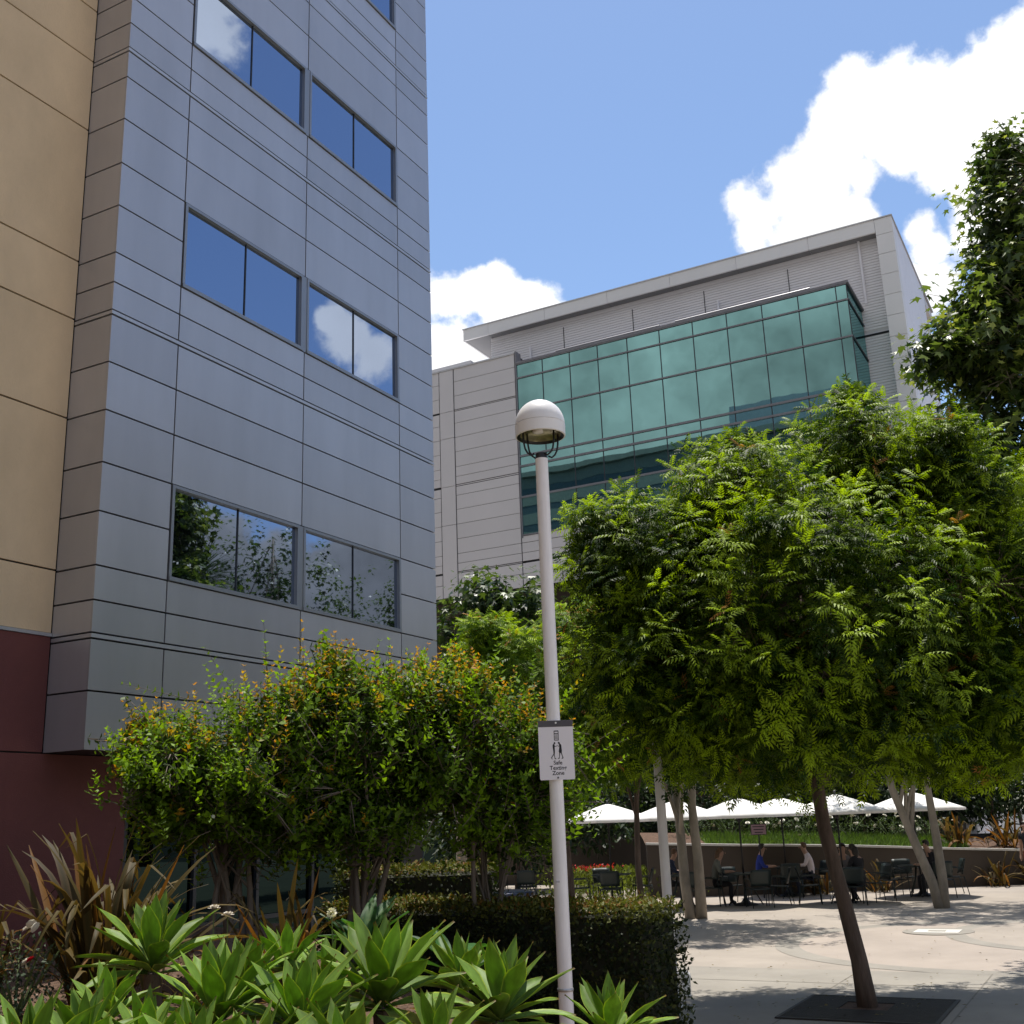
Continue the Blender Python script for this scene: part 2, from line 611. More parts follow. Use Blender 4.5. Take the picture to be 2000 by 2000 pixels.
# ------------------------------------------------------------------ grey panelled office building
XC, XR, YF = 9.12, 16.72, 10.47
G = 0.011
b1 = thing('office_building', 'grey metal panelled office block with blue mirror windows beside a tan wall', 'building', (XC, YF, 0))
ROWS = [3.16, 3.84, 4.45, 4.52, 4.91, 5.33, 6.0, 6.62, 7.30, 7.94, 8.585, 8.655, 9.04, 9.46, 10.14, 10.77, 11.44, 12.09, 12.495,
        12.565, 12.95, 13.37, 14.05, 14.66, 15.33, 16.0, 16.40, 16.47, 16.85, 17.28, 17.95, 18.56, 19.2, 19.9, 20.3, 20.37, 21.0, 21.7]
BANDS = [(4.45, 4.52), (8.585, 8.655), (12.495, 12.565), (16.40, 16.47), (20.3, 20.37)]
WINS = [(5.33, 6.62), (9.46, 10.77), (13.37, 14.66), (17.28, 18.56)]
COLS = [XC, 10.27, 12.94, 15.60, XR]
core = MB()
core.box(XC + .04, XR - .04, YF + .065, 30, 3.20, 21.66)
core.build('wall', M['joint'], b1)
MB().box(XC + .03, XR - .03, YF + .03, 11.149, 3.17, 3.195).build('soffit', M['darkframe'], b1)
for (z0, z1) in zip(ROWS[:-1], ROWS[1:]):
    if (z0, z1) in BANDS:
        b = MB()
        b.box(XC - .004, XR + .004, YF - .006, YF + .03, z0 + .012, z1 - .012)
        b.box(XC - .004, XC + .03, YF + .031, 11.147, z0 + .012, z1 - .012)
        b.build('band_trim', M['trim'], b1)
        continue
    for ci in range(4):
        x0, x1 = COLS[ci] + (G if ci else 0), COLS[ci + 1] - (G if ci < 3 else 0)
        if ci in (1, 2) and any(a <= z0 and z1 <= c for a, c in WINS):
            continue
        MB().box(x0, x1, YF, YF + .03, z0 + G, z1 - G).build('panel', M['panel'], b1)
    MB().box(XC, XC + .03, YF + .0315, 11.147, z0 + G, z1 - G).build('panel', M['panel'], b1)
    MB().box(XR - .03, XR, YF + .0315, 30, z0 + G, z1 - G).build('panel', M['panel'], b1)
for (za, zb) in WINS:
    for (xa, xb) in ((10.285, 12.885), (12.985, 15.59)):
        wn = MB()
        t = 0.045
        y0, y1 = YF - .012, YF + .06
        wn.box(xa, xb, y0, y1, zb - t, zb - .004)
        wn.box(xa, xb, y0 - .012, y1, za + .004, za + t + .012)
        wn.box(xa, xa + t, y0, y1, za + t + .012, zb - t)
        wn.box(xb - t, xb, y0, y1, za + t + .012, zb - t)
        wo = wn.build('window', M['winframe'], b1)
        xm = (xa + xb) / 2
        MB().box(xm - .008, xm + .008, YF + .03, YF + .058, za + t + .012, zb - t).build('mullion', M['darkframe'], wo)
        for (p0, p1) in ((xa + t, xm - .008), (xm + .008, xb - t)):
            MB().box(p0, p1, YF + .045, YF + .056, za + t + .012, zb - t).build('pane', M['blueglass'], wo)
    MB().box(12.887, 12.983, YF - .004, YF + .06, za + .004, zb - .004).build('window_post', M['winframe'], b1)
# tan and maroon wing
MB().box(-14, 9.115, 11.185, 30, 0, 22.3).build('wing_wall', M['joint'], b1)
TZ = [4.57, 5.35, 7.32, 8.68, 9.51, 11.49, 12.58, 13.4, 15.4, 16.5, 17.3, 19.3, 20.4, 22.3]
for z0, z1 in zip(TZ[:-1], TZ[1:]):
    MB().box(-14, XC - .012, 11.15, 11.18, z0 + .012, z1 - .012).build('stucco_panel', M['tan'], b1)
MB().box(-14, XC - .005, 11.135, 11.18, 4.535, 4.575).build('band_trim', M['trim'], b1)
for z0, z1 in ((0.0, 3.16), (3.18, 4.53)):
    MB().box(-14, 10.42 if z0 == 0 else XC - .012, 11.15, 11.18, z0, z1).build('maroon_panel', M['red'], b1)
MB().box(9.116, 16.69, 11.30, 30, 0, 3.168).build('ground_floor_wall', M['joint'], b1)
st = MB()
for x in np.linspace(10.45, 16.66, 6):
    st.box(x - .03, x + .03, 11.16, 11.27, 0, 3.15)
st.box(10.42, 16.69, 11.17, 11.26, 3.0, 3.08)
st.box(10.42, 16.69, 11.17, 11.26, 1.0, 1.06)
so = st.build('storefront', M['darkframe'], b1)
xs = np.linspace(10.45, 16.66, 6)
for a, c in zip(xs[:-1], xs[1:]):
    MB().box(a + .03, c - .03, 11.215, 11.23, 0.05, 3.0).build('pane', M['storeglass'], so)

# ------------------------------------------------------------------ teal glass building across the plaza
K = 47 / 53


def bz(z):
    return 2.2 + (z - 2.2) * K


XB, XF, XW = 47.0, 49.9, 50.4          # bay front, fascia front, siding plane
KF, KW = XF / 53, XW / 53


def fz(z):
    return 2.2 + (z - 2.2) * KF


def wz(z):
    return 2.2 + (z - 2.2) * KW


b2 = thing('glass_building', 'grey panelled building with a teal glass bay under a wide roof fascia', 'building', (XB, 18, 0))
MB().box(XW + .05, 62, 6.5 * KF, 29.05 * KW, bz(14.4), fz(30.0)).build('wall', M['b2panel'], b2)
# corrugated upper wall, ribs joined: too fine to pick apart
rb = MB()
z = wz(15.0)
yl, yr = 29.1 * KW, 6.6 * KF
while z < fz(29.65):
    if not wz(24.5) < z < wz(24.66):
        rb.add([(XW + .04, yr, z), (XW + .02, yr, z + .02), (XW + .02, yr, z + .10), (XW + .04, yr, z + .12),
                (XW + .04, yl, z), (XW + .02, yl, z + .02), (XW + .02, yl, z + .10), (XW + .04, yl, z + .12)],
               [(0, 1, 5, 4), (1, 2, 6, 5), (2, 3, 7, 6), (0, 3, 2, 1), (4, 5, 6, 7)])
    z += .14
ro = rb.build('corrugated_siding', M['corr'], b2)
ro['kind'] = 'stuff'
for yy in (11.6, 16.1, 20.2, 24.4):
    MB().box(XW - .012, XW + .03, yy * KW - .012, yy * KW + .012, wz(26.5), fz(29.3)).build('siding_joint', M['joint'], b2)
MB().box(XW - .012, XW + .03, 6.8 * KF, 8.9 * KW, wz(24.4), wz(24.5)).build('siding_joint', M['joint'], b2)
MB().box(XW - .0, XW + .03, 6.7 * KF, 29.1 * KW, fz(29.62), fz(29.75)).build('head_trim', M['corr'], b2)
# roof fascia and soffit
zf0, zf1 = fz(29.74), fz(30.42)
ys = [30.85, 29.2, 25.5, 21.6, 17.9, 14.2, 10.4, 7.08]
for a, c in zip(ys[:-1], ys[1:]):
    MB().box(XF - .1, XF, c * KF + .012, a * KF - .012, zf0, zf1).build('fascia_panel', M['b2fascia'], b2)
    MB().box(XF + .005, XW + .02 if a < 30 else 58, c * KF + .012, a * KF - .012, zf0 + .01, zf0 + .05).build('soffit_panel', M['soffit'], b2)
MB().box(XF - .07, 62, 6.3 * KF, 30.8 * KF, zf0 + .06, zf1 - .03).build('roof', M['b2panel'], b2)
MB().box(XF - .14, 62.1, 6.2 * KF, 30.95 * KF, zf1, zf1 + .06).build('roof_edge', M['trim'], b2)
MB().box(XF + .0, 58, 30.86 * KF, 30.95 * KF, zf0, zf1).build('fascia_return', M['b2fascia'], b2)
for i, yy in enumerate(np.linspace(9, 26, 9)):
    MB().box(XF + .6, XF + .75, yy - .35, yy + .35, zf0 - .03, zf0 + .012).build('soffit_vent', M['mullion'], b2)
# end fin with stacked panels
zz = [0.0, 2.5, 4.3, 6.2, 8.1, 10.0, 11.9, 13.7, 14.9, 16.1, 17.3, 18.5, 19.6, 20.75, 21.85, 22.95, 24.1, 25.2, 26.3, 27.4, 28.5, 29.55, 30.42]
zz = [max(0, fz(v)) for v in zz]
for z0, z1 in zip(zz[:-1], zz[1:]):
    MB().box(XF - .1, XF + .6, 6.25 * KF, 7.08 * KF - .012, z0 + .012, z1 - .012).build('panel', M['b2fascia'], b2)
for xa in np.arange(XF + .62, 58.6, 1.2):
    MB().box(xa, xa + 1.188, 6.25 * KF + .01, 6.25 * KF + .05, 0.0, zf1 - .01).build('side_panel', M['corr'], b2)
MB().box(XF, 58.6, 6.31 * KF, 7.0 * KF, 0, zf0).build('end_wall', M['b2panel'], b2)
for yy, za, zb in ((7.95, 26.1, 29.5), (15.35, 27.3, 28.2), (26.5, 27.4, 28.3)):
    MB().tube([(XW - .1, yy * KW, wz(za)), (XW - .1, yy * KW, wz(zb))], .06, 8).build('downpipe', M['corr'], b2)
# glass bay
gy = [27.5, 25.85, 24.14, 22.43, 20.66, 18.78, 16.9, 15.03, 13.14, 11.26, 9.35, 8.81]
gzs = [17.36, 19.53, 21.33, 21.93, 24.65, 26.62, 27.48]
bay = MB()
bay.box(XB + .08, XW - .02, 8.86 * K, 27.45 * K, bz(17.4), bz(27.44))
bay.build('bay_core', M['joint'], b2)
for j, (z0, z1) in enumerate(zip(gzs[:-1], gzs[1:])):
    for a, c in zip(gy[:-1], gy[1:]):
        o = MB().box(XB + .03, XB + .055, c * K + .006, a * K - .006, bz(z0) + .006, bz(z1) - .006).build('pane', M['tealglass'], b2)
    MB().box(XB + .06, XW - .06, 8.815 * K, 8.83 * K, bz(z0) + .02, bz(z1) - .02).build('side_pane', M['tealglass'], b2)
for zv in gzs:
    q = .035 if zv not in (21.33, 21.93, 19.53) else .05
    MB().box(XB - .03, XB + .025, 8.78 * K, 27.5 * K, bz(zv) - q, bz(zv) + q).build('mullion', M['mullion'], b2)
    MB().box(XB + .026, XW - .03, 8.76 * K, 8.81 * K, bz(zv) - q, bz(zv) + q).build('mullion', M['darkframe'], b2)
for yv in gy:
    MB().box(XB + .012, XB + .028, yv * K - .022, yv * K + .022, bz(17.36), bz(27.44)).build('mullion', M['darkframe'], b2)
MB().box(XB - .05, XW, 8.7 * K, 27.55 * K, bz(27.5), bz(27.62)).build('bay_cap', M['mullion'], b2)
for ya, yb in ((10.7, 18.0), (18.9, 25.2)):
    MB().tube([(XB + .5, ya * K, bz(27.95)), (XB + .5, yb * K, bz(27.95))], .05, 6).build('roof_rail', M['mullion'], b2)
# stacked panels left of and below the bay
LR = [28.2, 27.35, 26.45, 25.6, 25.5, 24.76, 23.88, 23.0, 22.09, 21.5, 21.02, 20.9, 20.37, 19.53, 18.66, 17.8, 16.93, 16.37, 15.9, 15.8, 15.2, 14.45]
MB().box(XB + .045, 62, 27.56 * K, 42, bz(14.45), bz(28.15)).build('wing_wall', M['joint'], b2)
for z1, z0 in zip(LR[:-1], LR[1:]):
    if z1 - z0 < .2:
        MB().box(XB + .005, XB + .04, 27.62 * K, 31.68 * K, bz(z0) + .03, bz(z1) - .03).build('band_trim', M['b2panel'], b2)
        continue
    MB().box(XB, XB + .04, 27.62 * K, 31.68 * K, bz(z0) + .012, bz(z1) - .012).build('panel', M['b2panel'], b2)
    MB().box(XB, XB + .04, 32.74 * K, 38 * K, bz(z0) + .012, bz(z1) - .012).build('panel', M['b2panel'], b2)
    if z1 <= 17.0:
        MB().box(XB, XB + .04, 18 * K, 27.56 * K, bz(z0) + .012, bz(z1) - .012).build('panel', M['b2panel'], b2)
        MB().box(XB, XB + .04, 8.8 * K, 17.97 * K, bz(z0) + .012, bz(z1) - .012).build('panel', M['b2panel'], b2)
MB().box(XB, XB + .04, 8.8 * K, 27.56 * K, bz(16.95), bz(17.3)).build('panel', M['b2panel'], b2)
for z0, z1 in ((14.45, 18.66), (18.66, 20.96), (20.96, 23.9), (23.9, 25.55), (25.55, 28.15)):
    MB().box(XB - .02, XB + .04, 31.74 * K, 32.68 * K, bz(z0) + .012, bz(z1) - .012).build('panel', M['b2panel'], b2)
MB().box(XB - .02, XB + .5, 27.5 * K - .02, 27.5 * K + .06, bz(17.2), bz(28.3)).build('blade', M['mullion'], b2)
MB().box(XB + .05, 62, 8.9 * K, 27.4 * K, bz(14.5), bz(17.3)).build('lower_wall', M['joint'], b2)
MB().box(XB - .05, XB + .5, 27.6 * K, 40, bz(28.15), bz(28.24)).build('parapet_cap', M['trim'], b2)
MB().box(XB + 1.5, 60, 30.55 * K * 1.03, 42, bz(27), bz(29.3)).build('roof_screen', M['corr'], b2)
# shaded ground storeys
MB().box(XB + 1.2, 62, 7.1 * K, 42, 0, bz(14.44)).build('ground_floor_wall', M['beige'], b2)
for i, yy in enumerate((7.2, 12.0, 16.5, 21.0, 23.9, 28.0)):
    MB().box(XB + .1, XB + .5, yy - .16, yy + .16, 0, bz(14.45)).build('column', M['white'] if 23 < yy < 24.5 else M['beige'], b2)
for yy in (9.5, 14.2, 18.7, 24.6, 26.2, 30.4):
    fo = MB().box(XB + 1.12, XB + 1.19, yy - .8, yy + .8, 0, 2.7).build('doorway', M['darkframe'], b2)
    MB().box(XB + 1.09, XB + 1.115, yy - .7, yy + .7, .1, 2.6).build('pane', M['storeglass'], fo)

# tall neighbour behind the viewpoint, mirrored in the teal bay
tw = thing('office_tower', 'striped office tower with a stepped roof, mirrored in the teal glass bay', 'building', (-18, 45, 0))
MB().box(-40, -10.1, 13, 90, 0, 38.5).build('wall', M['joint'], tw)
for k in range(19):
    z0 = 1.0 + 2.0 * k
    MB().box(-10.1, -10, 13, 90, z0, z0 + 1.2).build('spandrel', M['towerstone'], tw)
    MB().box(-10.1, -10.05, 13, 90, z0 + 1.2, z0 + 2.0).build('glazing_band', M['darkframe'], tw)
MB().box(-40, -9.8, 12.5, 30, 38.5, 41.5).build('roof', M['mullion'], tw)
MB().box(-40, -9.5, 12.5, 90, 38.3, 38.9).build('roof_edge', M['towerstone'], tw)

# ------------------------------------------------------------------ foliage helpers
rng = np.random.default_rng(11)


def nrmz(a):
    return a / np.maximum(np.linalg.norm(a, axis=-1, keepdims=True), 1e-9)


def leaf_mesh(name, tv, tf, pos, d, nr, size, tint, m, parent, kind='stuff', vt=None):
    """many leaves as one mesh: template verts tv (x along the leaf), quads tf"""
    d = nrmz(d)
    nr = nrmz(nr - d * (nr * d).sum(1, keepdims=True))
    sd_ = np.cross(nr, d)
    n, k = len(pos), len(tv)
    tv = np.asarray(tv, float)
    V = (pos[:, None, :] + size[:, None, None] * (tv[None, :, 0, None] * d[:, None, :] + tv[None, :, 1, None] * sd_[:, None, :]
                                                   + tv[None, :, 2, None] * nr[:, None, :])).reshape(-1, 3)
    F = (np.asarray(tf)[None] + (np.arange(n) * k)[:, None, None]).reshape(-1)
    nf = len(tf) * n
    me = bpy.data.meshes.new(name)
    me.vertices.add(len(V))
    me.vertices.foreach_set('co', V.astype(np.float32).ravel())
    me.loops.add(nf * 4)
    me.loops.foreach_set('vertex_index', F.astype(np.int32))
    me.polygons.add(nf)
    me.polygons.foreach_set('loop_start', np.arange(0, nf * 4, 4, dtype=np.int32))
    me.update(calc_edges=True)
    at_ = me.color_attributes.new('tint', 'FLOAT_COLOR', 'POINT')
    c = np.ones((n, k, 4), np.float32)
    c[:, :, :3] = tint[:, None, :]
    if vt is not None:
        c[:, :, :3] *= vt[None, :, None]
    at_.data.foreach_set('color', c.ravel())
    me.materials.append(m)
    o = link(name, me, parent)
    if kind:
        o['kind'] = kind
    return o


# leaf templates (all quads)
SIMPLE = ([(0, 0, 0), (.45, .22, .05), (1, 0, -.06), (.45, -.22, .05)], [(0, 3, 2, 1)])
OVATE = ([(0, 0, 0), (.4, .28, .06), (1, 0, -.08), (.4, -.28, .06)], [(0, 3, 2, 1)])


def pinnate(pairs=5, droop=.35):
    v, f = [], []

    def zz_(x):
        return -droop * x * x

    def leaflet(bx, ang, ln, w):
        b = np.array([bx, 0, zz_(bx)])
        dx, dy = math.cos(ang), math.sin(ang)
        px_, py_ = -dy, dx
        i = len(v)
        mid = b + np.array([dx, dy, 0]) * ln * .42 + np.array([0, 0, -.03 * ln])
        tip = b + np.array([dx, dy, 0]) * ln + np.array([0, 0, -.38 * ln - droop * .3 * bx])
        v.extend([tuple(b), tuple(mid + np.array([px_, py_, 0]) * w + np.array([0, 0, .02])), tuple(tip),
                  tuple(mid - np.array([px_, py_, 0]) * w + np.array([0, 0, .02]))])
        f.append((i, i + 3, i + 2, i + 1))
    for k in range(pairs):
        x = .22 + .7 * k / (pairs - 1)
        ln = .36 * (1 - .35 * abs(k / (pairs - 1) - .4))
        for sgn in (1, -1):
            leaflet(x + .02 * sgn, sgn * R(58 - 14 * k / pairs), ln, .055)
    leaflet(.94, 0.0, .3, .05)
    i = len(v)
    v.extend([(0, .006, 0), (0, -.006, 0), (.95, -.004, zz_(.95)), (.95, .004, zz_(.95))])
    f.append((i, i + 1, i + 2, i + 3))
    return v, f


PIN_A, PIN_B = pinnate(5, .32), pinnate(6, .5)


def lobed():
    v = [(0, 0, 0)]
    f = []
    angs = [(-100, .42), (-72, .30), (-48, .78), (-24, .42), (0, 1.0), (24, .42), (48, .78), (72, .30), (100, .42)]
    for a, r in angs:
        v.append((.12 + r * math.cos(R(a)), r * math.sin(R(a)) * .95, -.16 * r * r + .03 * math.cos(3 * R(a))))
    for k in (1, 3, 5, 7):
        f.append((0, k, k + 1, k + 2))
    return v, f


LOBED = lobed()


def ell_points(ells, n, lo=.5, jit=.12):
    """points through crown ellipsoids, denser towards their surface; ell = (centre, lateral, forward, vertical radius)"""
    wts = np.array([(e[1] * e[2] + e[1] * e[3] + e[2] * e[3]) for e in ells])
    idx = rng.choice(len(ells), n, p=wts / wts.sum())
    u = nrmz(rng.normal(size=(n, 3)))
    r = lo + (1 - lo) * rng.random(n) ** .55
    r *= 1 + jit * rng.normal(size=n)
    C = np.array([e[0] for e in ells])[idx]
    rad = np.array([[e[1], e[2], e[3]] for e in ells])[idx]
    loc = u * r[:, None] * rad
    P = C + loc[:, :1] * rt + loc[:, 1:2] * fw + loc[:, 2:] * zu
    nn = u / rad
    O = nrmz(nn[:, :1] * rt + nn[:, 1:2] * fw + nn[:, 2:] * zu)
    # drop points buried deep inside another ellipsoid
    deep = np.full(n, 9.0)
    for e in ells:
        q = P - np.array(e[0])
        s = np.sqrt(((q @ rt) / e[1]) ** 2 + ((q @ fw) / e[2]) ** 2 + ((q @ zu) / e[3]) ** 2)
        deep = np.minimum(deep, s)
    return P, O, deep


def gaps(P, ells, n, r0, r1):
    """openings where a crown is thin: True for the shoots that stay"""
    C, _, _ = ell_points(ells, n, .75, .05)
    keep = np.ones(len(P), bool)
    for c in C:
        keep &= ((P - c) ** 2).sum(1) > rng.uniform(r0, r1) ** 2
    return keep


def lumps(ells, n, r0, r1):
    """small extra sprays bulging from the crown"""
    C, _, _ = ell_points(ells, n, .9, .05)
    return list(ells) + [(c, *(rng.uniform(r0, r1) * np.array([1, 1, .8]))) for c in C if c[2] > np.mean([e[0][2] for e in ells]) - .3]


def limbs(trunk_pts, trunk_r, tips, m, parent, name='trunk', n=9, twigs=None, start=.55, r0=.5):
    """trunk tube, curved limbs to the tips and thin twigs to the shoots"""
    b = MB()
    tp = [Vector(p) for p in trunk_pts]
    b.tube(tp, trunk_r, n)
    nodes = []
    for tip in tips:
        tip = Vector(tip)
        k = random.uniform(start, 1.0) * (len(tp) - 1)
        i = min(int(k), len(tp) - 2)
        s0 = tp[i].lerp(tp[i + 1], k - i)
        rr = (trunk_r[i] * (1 - (k - i)) + trunk_r[i + 1] * (k - i)) * r0
        L = (tip - s0).length
        c1 = s0 + Vector((0, 0, 1)) * L * .28 + (tip - s0) * .25 + Vector((random.uniform(-.1, .1), random.uniform(-.1, .1), 0)) * L
        pts, rad = [], []
        for q in range(8):
            t = q / 7
            p = s0.lerp(c1, t).lerp(c1.lerp(tip, t), t)
            pts.append(p)
            rad.append(rr * (1 - .8 * t) + .006)
            if q > 1:
                nodes.append((p, rad[-1]))
        b.tube(pts, rad, 6, cap=False)
    if twigs is not None and len(nodes):
        NP = np.array([tuple(p) for p, _ in nodes])
        for t in twigs:
            d2 = ((NP - t) ** 2).sum(1)
            i = int(d2.argmin())
            if d2[i] > 1.0:
                continue
            a = Vector(NP[i])
            e = Vector(t)
            mid = a.lerp(e, .5) + Vector((0, 0, .12 * (e - a).length))
            b.tube([a, mid, e], [min(nodes[i][1] * .6, .014) + .002, .006, .003], 4, cap=False)
    return b.build(name, m, parent, smooth=True)


def perp_frame(a):
    ref = np.where(np.abs(a[:, 2:3]) < .9, np.array([[0, 0, 1.0]]), np.array([[1.0, 0, 0]]))
    e1 = nrmz(np.cross(a, ref))
    return e1, np.cross(a, e1)


def pistache(label, base, trunk_pts, trunk_r, ells, nshoot, leaf, zmin, dark=(.015, .040, .005), light=(.33, .46, .016),
             name='pistache_tree', m='leaf_p', bark='bark', ntip=12, nl=8, twig_every=2, group=None, orange=.02):
    t = thing(name, label, 'tree', tuple(base), group)
    P, O, deep = ell_points(lumps(ells, 10, .3, .5), nshoot, .32)
    keep = (P[:, 2] > zmin - .05 + .75 * rng.random(len(P)) ** 2 + .18 * np.sin(P[:, 0] * 2.3 + P[:, 1] * 3.1)) & (deep > .28) & gaps(P, ells, 16, .22, .5)
    P, O, deep = P[keep], O[keep], deep[keep]
    A = nrmz(O * .75 + zu * .55 + rng.normal(size=P.shape) * .28)
    sel = rng.choice(len(P), min(ntip, len(P)), replace=False)
    tips = [tuple(np.array(trunk_pts[-1]) * .25 + P[i] * .75) for i in sel]
    limbs(trunk_pts, trunk_r, tips, M[bark], t, twigs=P[::twig_every] - A[::twig_every] * leaf * .8)
    ns = len(P)
    e1, e2 = perp_frame(A)
    pos, dr, nr, sz, ti = [], [], [], [], []
    ph0 = rng.random(ns) * 6.28
    outer_tone = np.clip(.15 + .68 * ((deep > .88) & (rng.random(ns) < .62)) + .2 * rng.normal(size=ns), 0, 1)  # crown shade put into the tint: inner shoots darker, outer new growth lighter
    young = rng.random(ns) < orange
    for j in range(nl):
        th = R(28) + R(72) * (j / (nl - 1)) + .15 * rng.normal(size=ns)
        az = ph0 + 2.4 * j
        d = A * np.cos(th)[:, None] + (e1 * np.cos(az)[:, None] + e2 * np.sin(az)[:, None]) * np.sin(th)[:, None]
        pos.append(P - A * (leaf * .9 * j / nl)[..., None] if False else P - A * (leaf * .9 * j / nl))
        dr.append(d)
        nr.append(A * .8 + zu * .7 + rng.normal(size=P.shape) * .18)
        sz.append(leaf * rng.uniform(.75, 1.15, ns) * (.72 + .35 * min(1, j / 3)))
        q = np.clip(outer_tone * (1 - .07 * j) + .12 * rng.normal(size=ns), 0, 1)[:, None]
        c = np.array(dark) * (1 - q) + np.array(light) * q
        if j < 3:
            c[young] = np.array([.34, .17, .05]) * rng.uniform(.7, 1.1, (young.sum(), 1))
        ti.append(c)
    pos, dr, nr, sz, ti = (np.concatenate(x) for x in (pos, dr, nr, sz, ti))
    T = PIN_A
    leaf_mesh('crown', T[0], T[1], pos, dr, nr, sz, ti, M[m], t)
    return t


def broadleaf(label, base, trunk_pts, trunk_r, ells, nshoot, leaf, zmin, dark, light, name, m='leaf_s', bark='barkpale', ntip=12,
              nl=7, T=LOBED, spread=.30, lo=.45, twig_every=2, group=None, cat='tree', tip_tint=None, tip_p=.0):
    t = thing(name, label, cat, tuple(base), group)
    P, O, deep = ell_points(ells, nshoot, lo, .16)
    keep = (P[:, 2] > zmin + .2 * rng.random(len(P))) & (deep > .35)
    if m == 'leaf_s':
        keep &= gaps(P, ells, 8, .2, .45)
    P, O, deep = P[keep], O[keep], deep[keep]
    A = nrmz(O * .7 + zu * .5 + rng.normal(size=P.shape) * .4)
    sel = rng.choice(len(P), min(ntip, len(P)), replace=False)
    tips = [tuple(np.array(trunk_pts[-1]) * .25 + P[i] * .75) for i in sel]
    limbs(trunk_pts, trunk_r, tips, M[bark], t, twigs=P[::twig_every] - A[::twig_every] * spread * .7 if twig_every else None)
    ns = len(P)
    e1, e2 = perp_frame(A)
    ph0 = rng.random(ns) * 6.28
    outer_tone = np.clip((deep - .65) / .4 + .2 * rng.normal(size=ns), 0, 1)  # leaf tint darkens from the crown surface inwards, with random spread
    pos, dr, nr, sz, ti = [], [], [], [], []
    for j in range(nl):
        az = ph0 + 2.4 * j + .3 * rng.normal(size=ns)
        e = e1 * np.cos(az)[:, None] + e2 * np.sin(az)[:, None]
        d = e + A * (.5 - .9 * j / nl) - zu * .35 + rng.normal(size=P.shape) * .2
        p = P - A * (spread * j / nl) + e * leaf * .35
        pos.append(p)
        dr.append(d)
        nr.append(zu * .75 + A * .5 + rng.normal(size=P.shape) * .4)
        sz.append(leaf * rng.uniform(.6, 1.15, ns) * (.6 + .5 * min(1, j / 3)))
        q = np.clip(outer_tone * (1 - .08 * j) + .15 * rng.normal(size=ns), 0, 1)[:, None]
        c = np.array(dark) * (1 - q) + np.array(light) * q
        if tip_tint is not None and j < 2:
            k = rng.random(ns) < tip_p
            c[k] = np.array(tip_tint) * rng.uniform(.7, 1.2, (k.sum(), 1))
        ti.append(c)
    pos, dr, nr, sz, ti = (np.concatenate(x) for x in (pos, dr, nr, sz, ti))
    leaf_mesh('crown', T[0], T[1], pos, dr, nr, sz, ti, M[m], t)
    return t


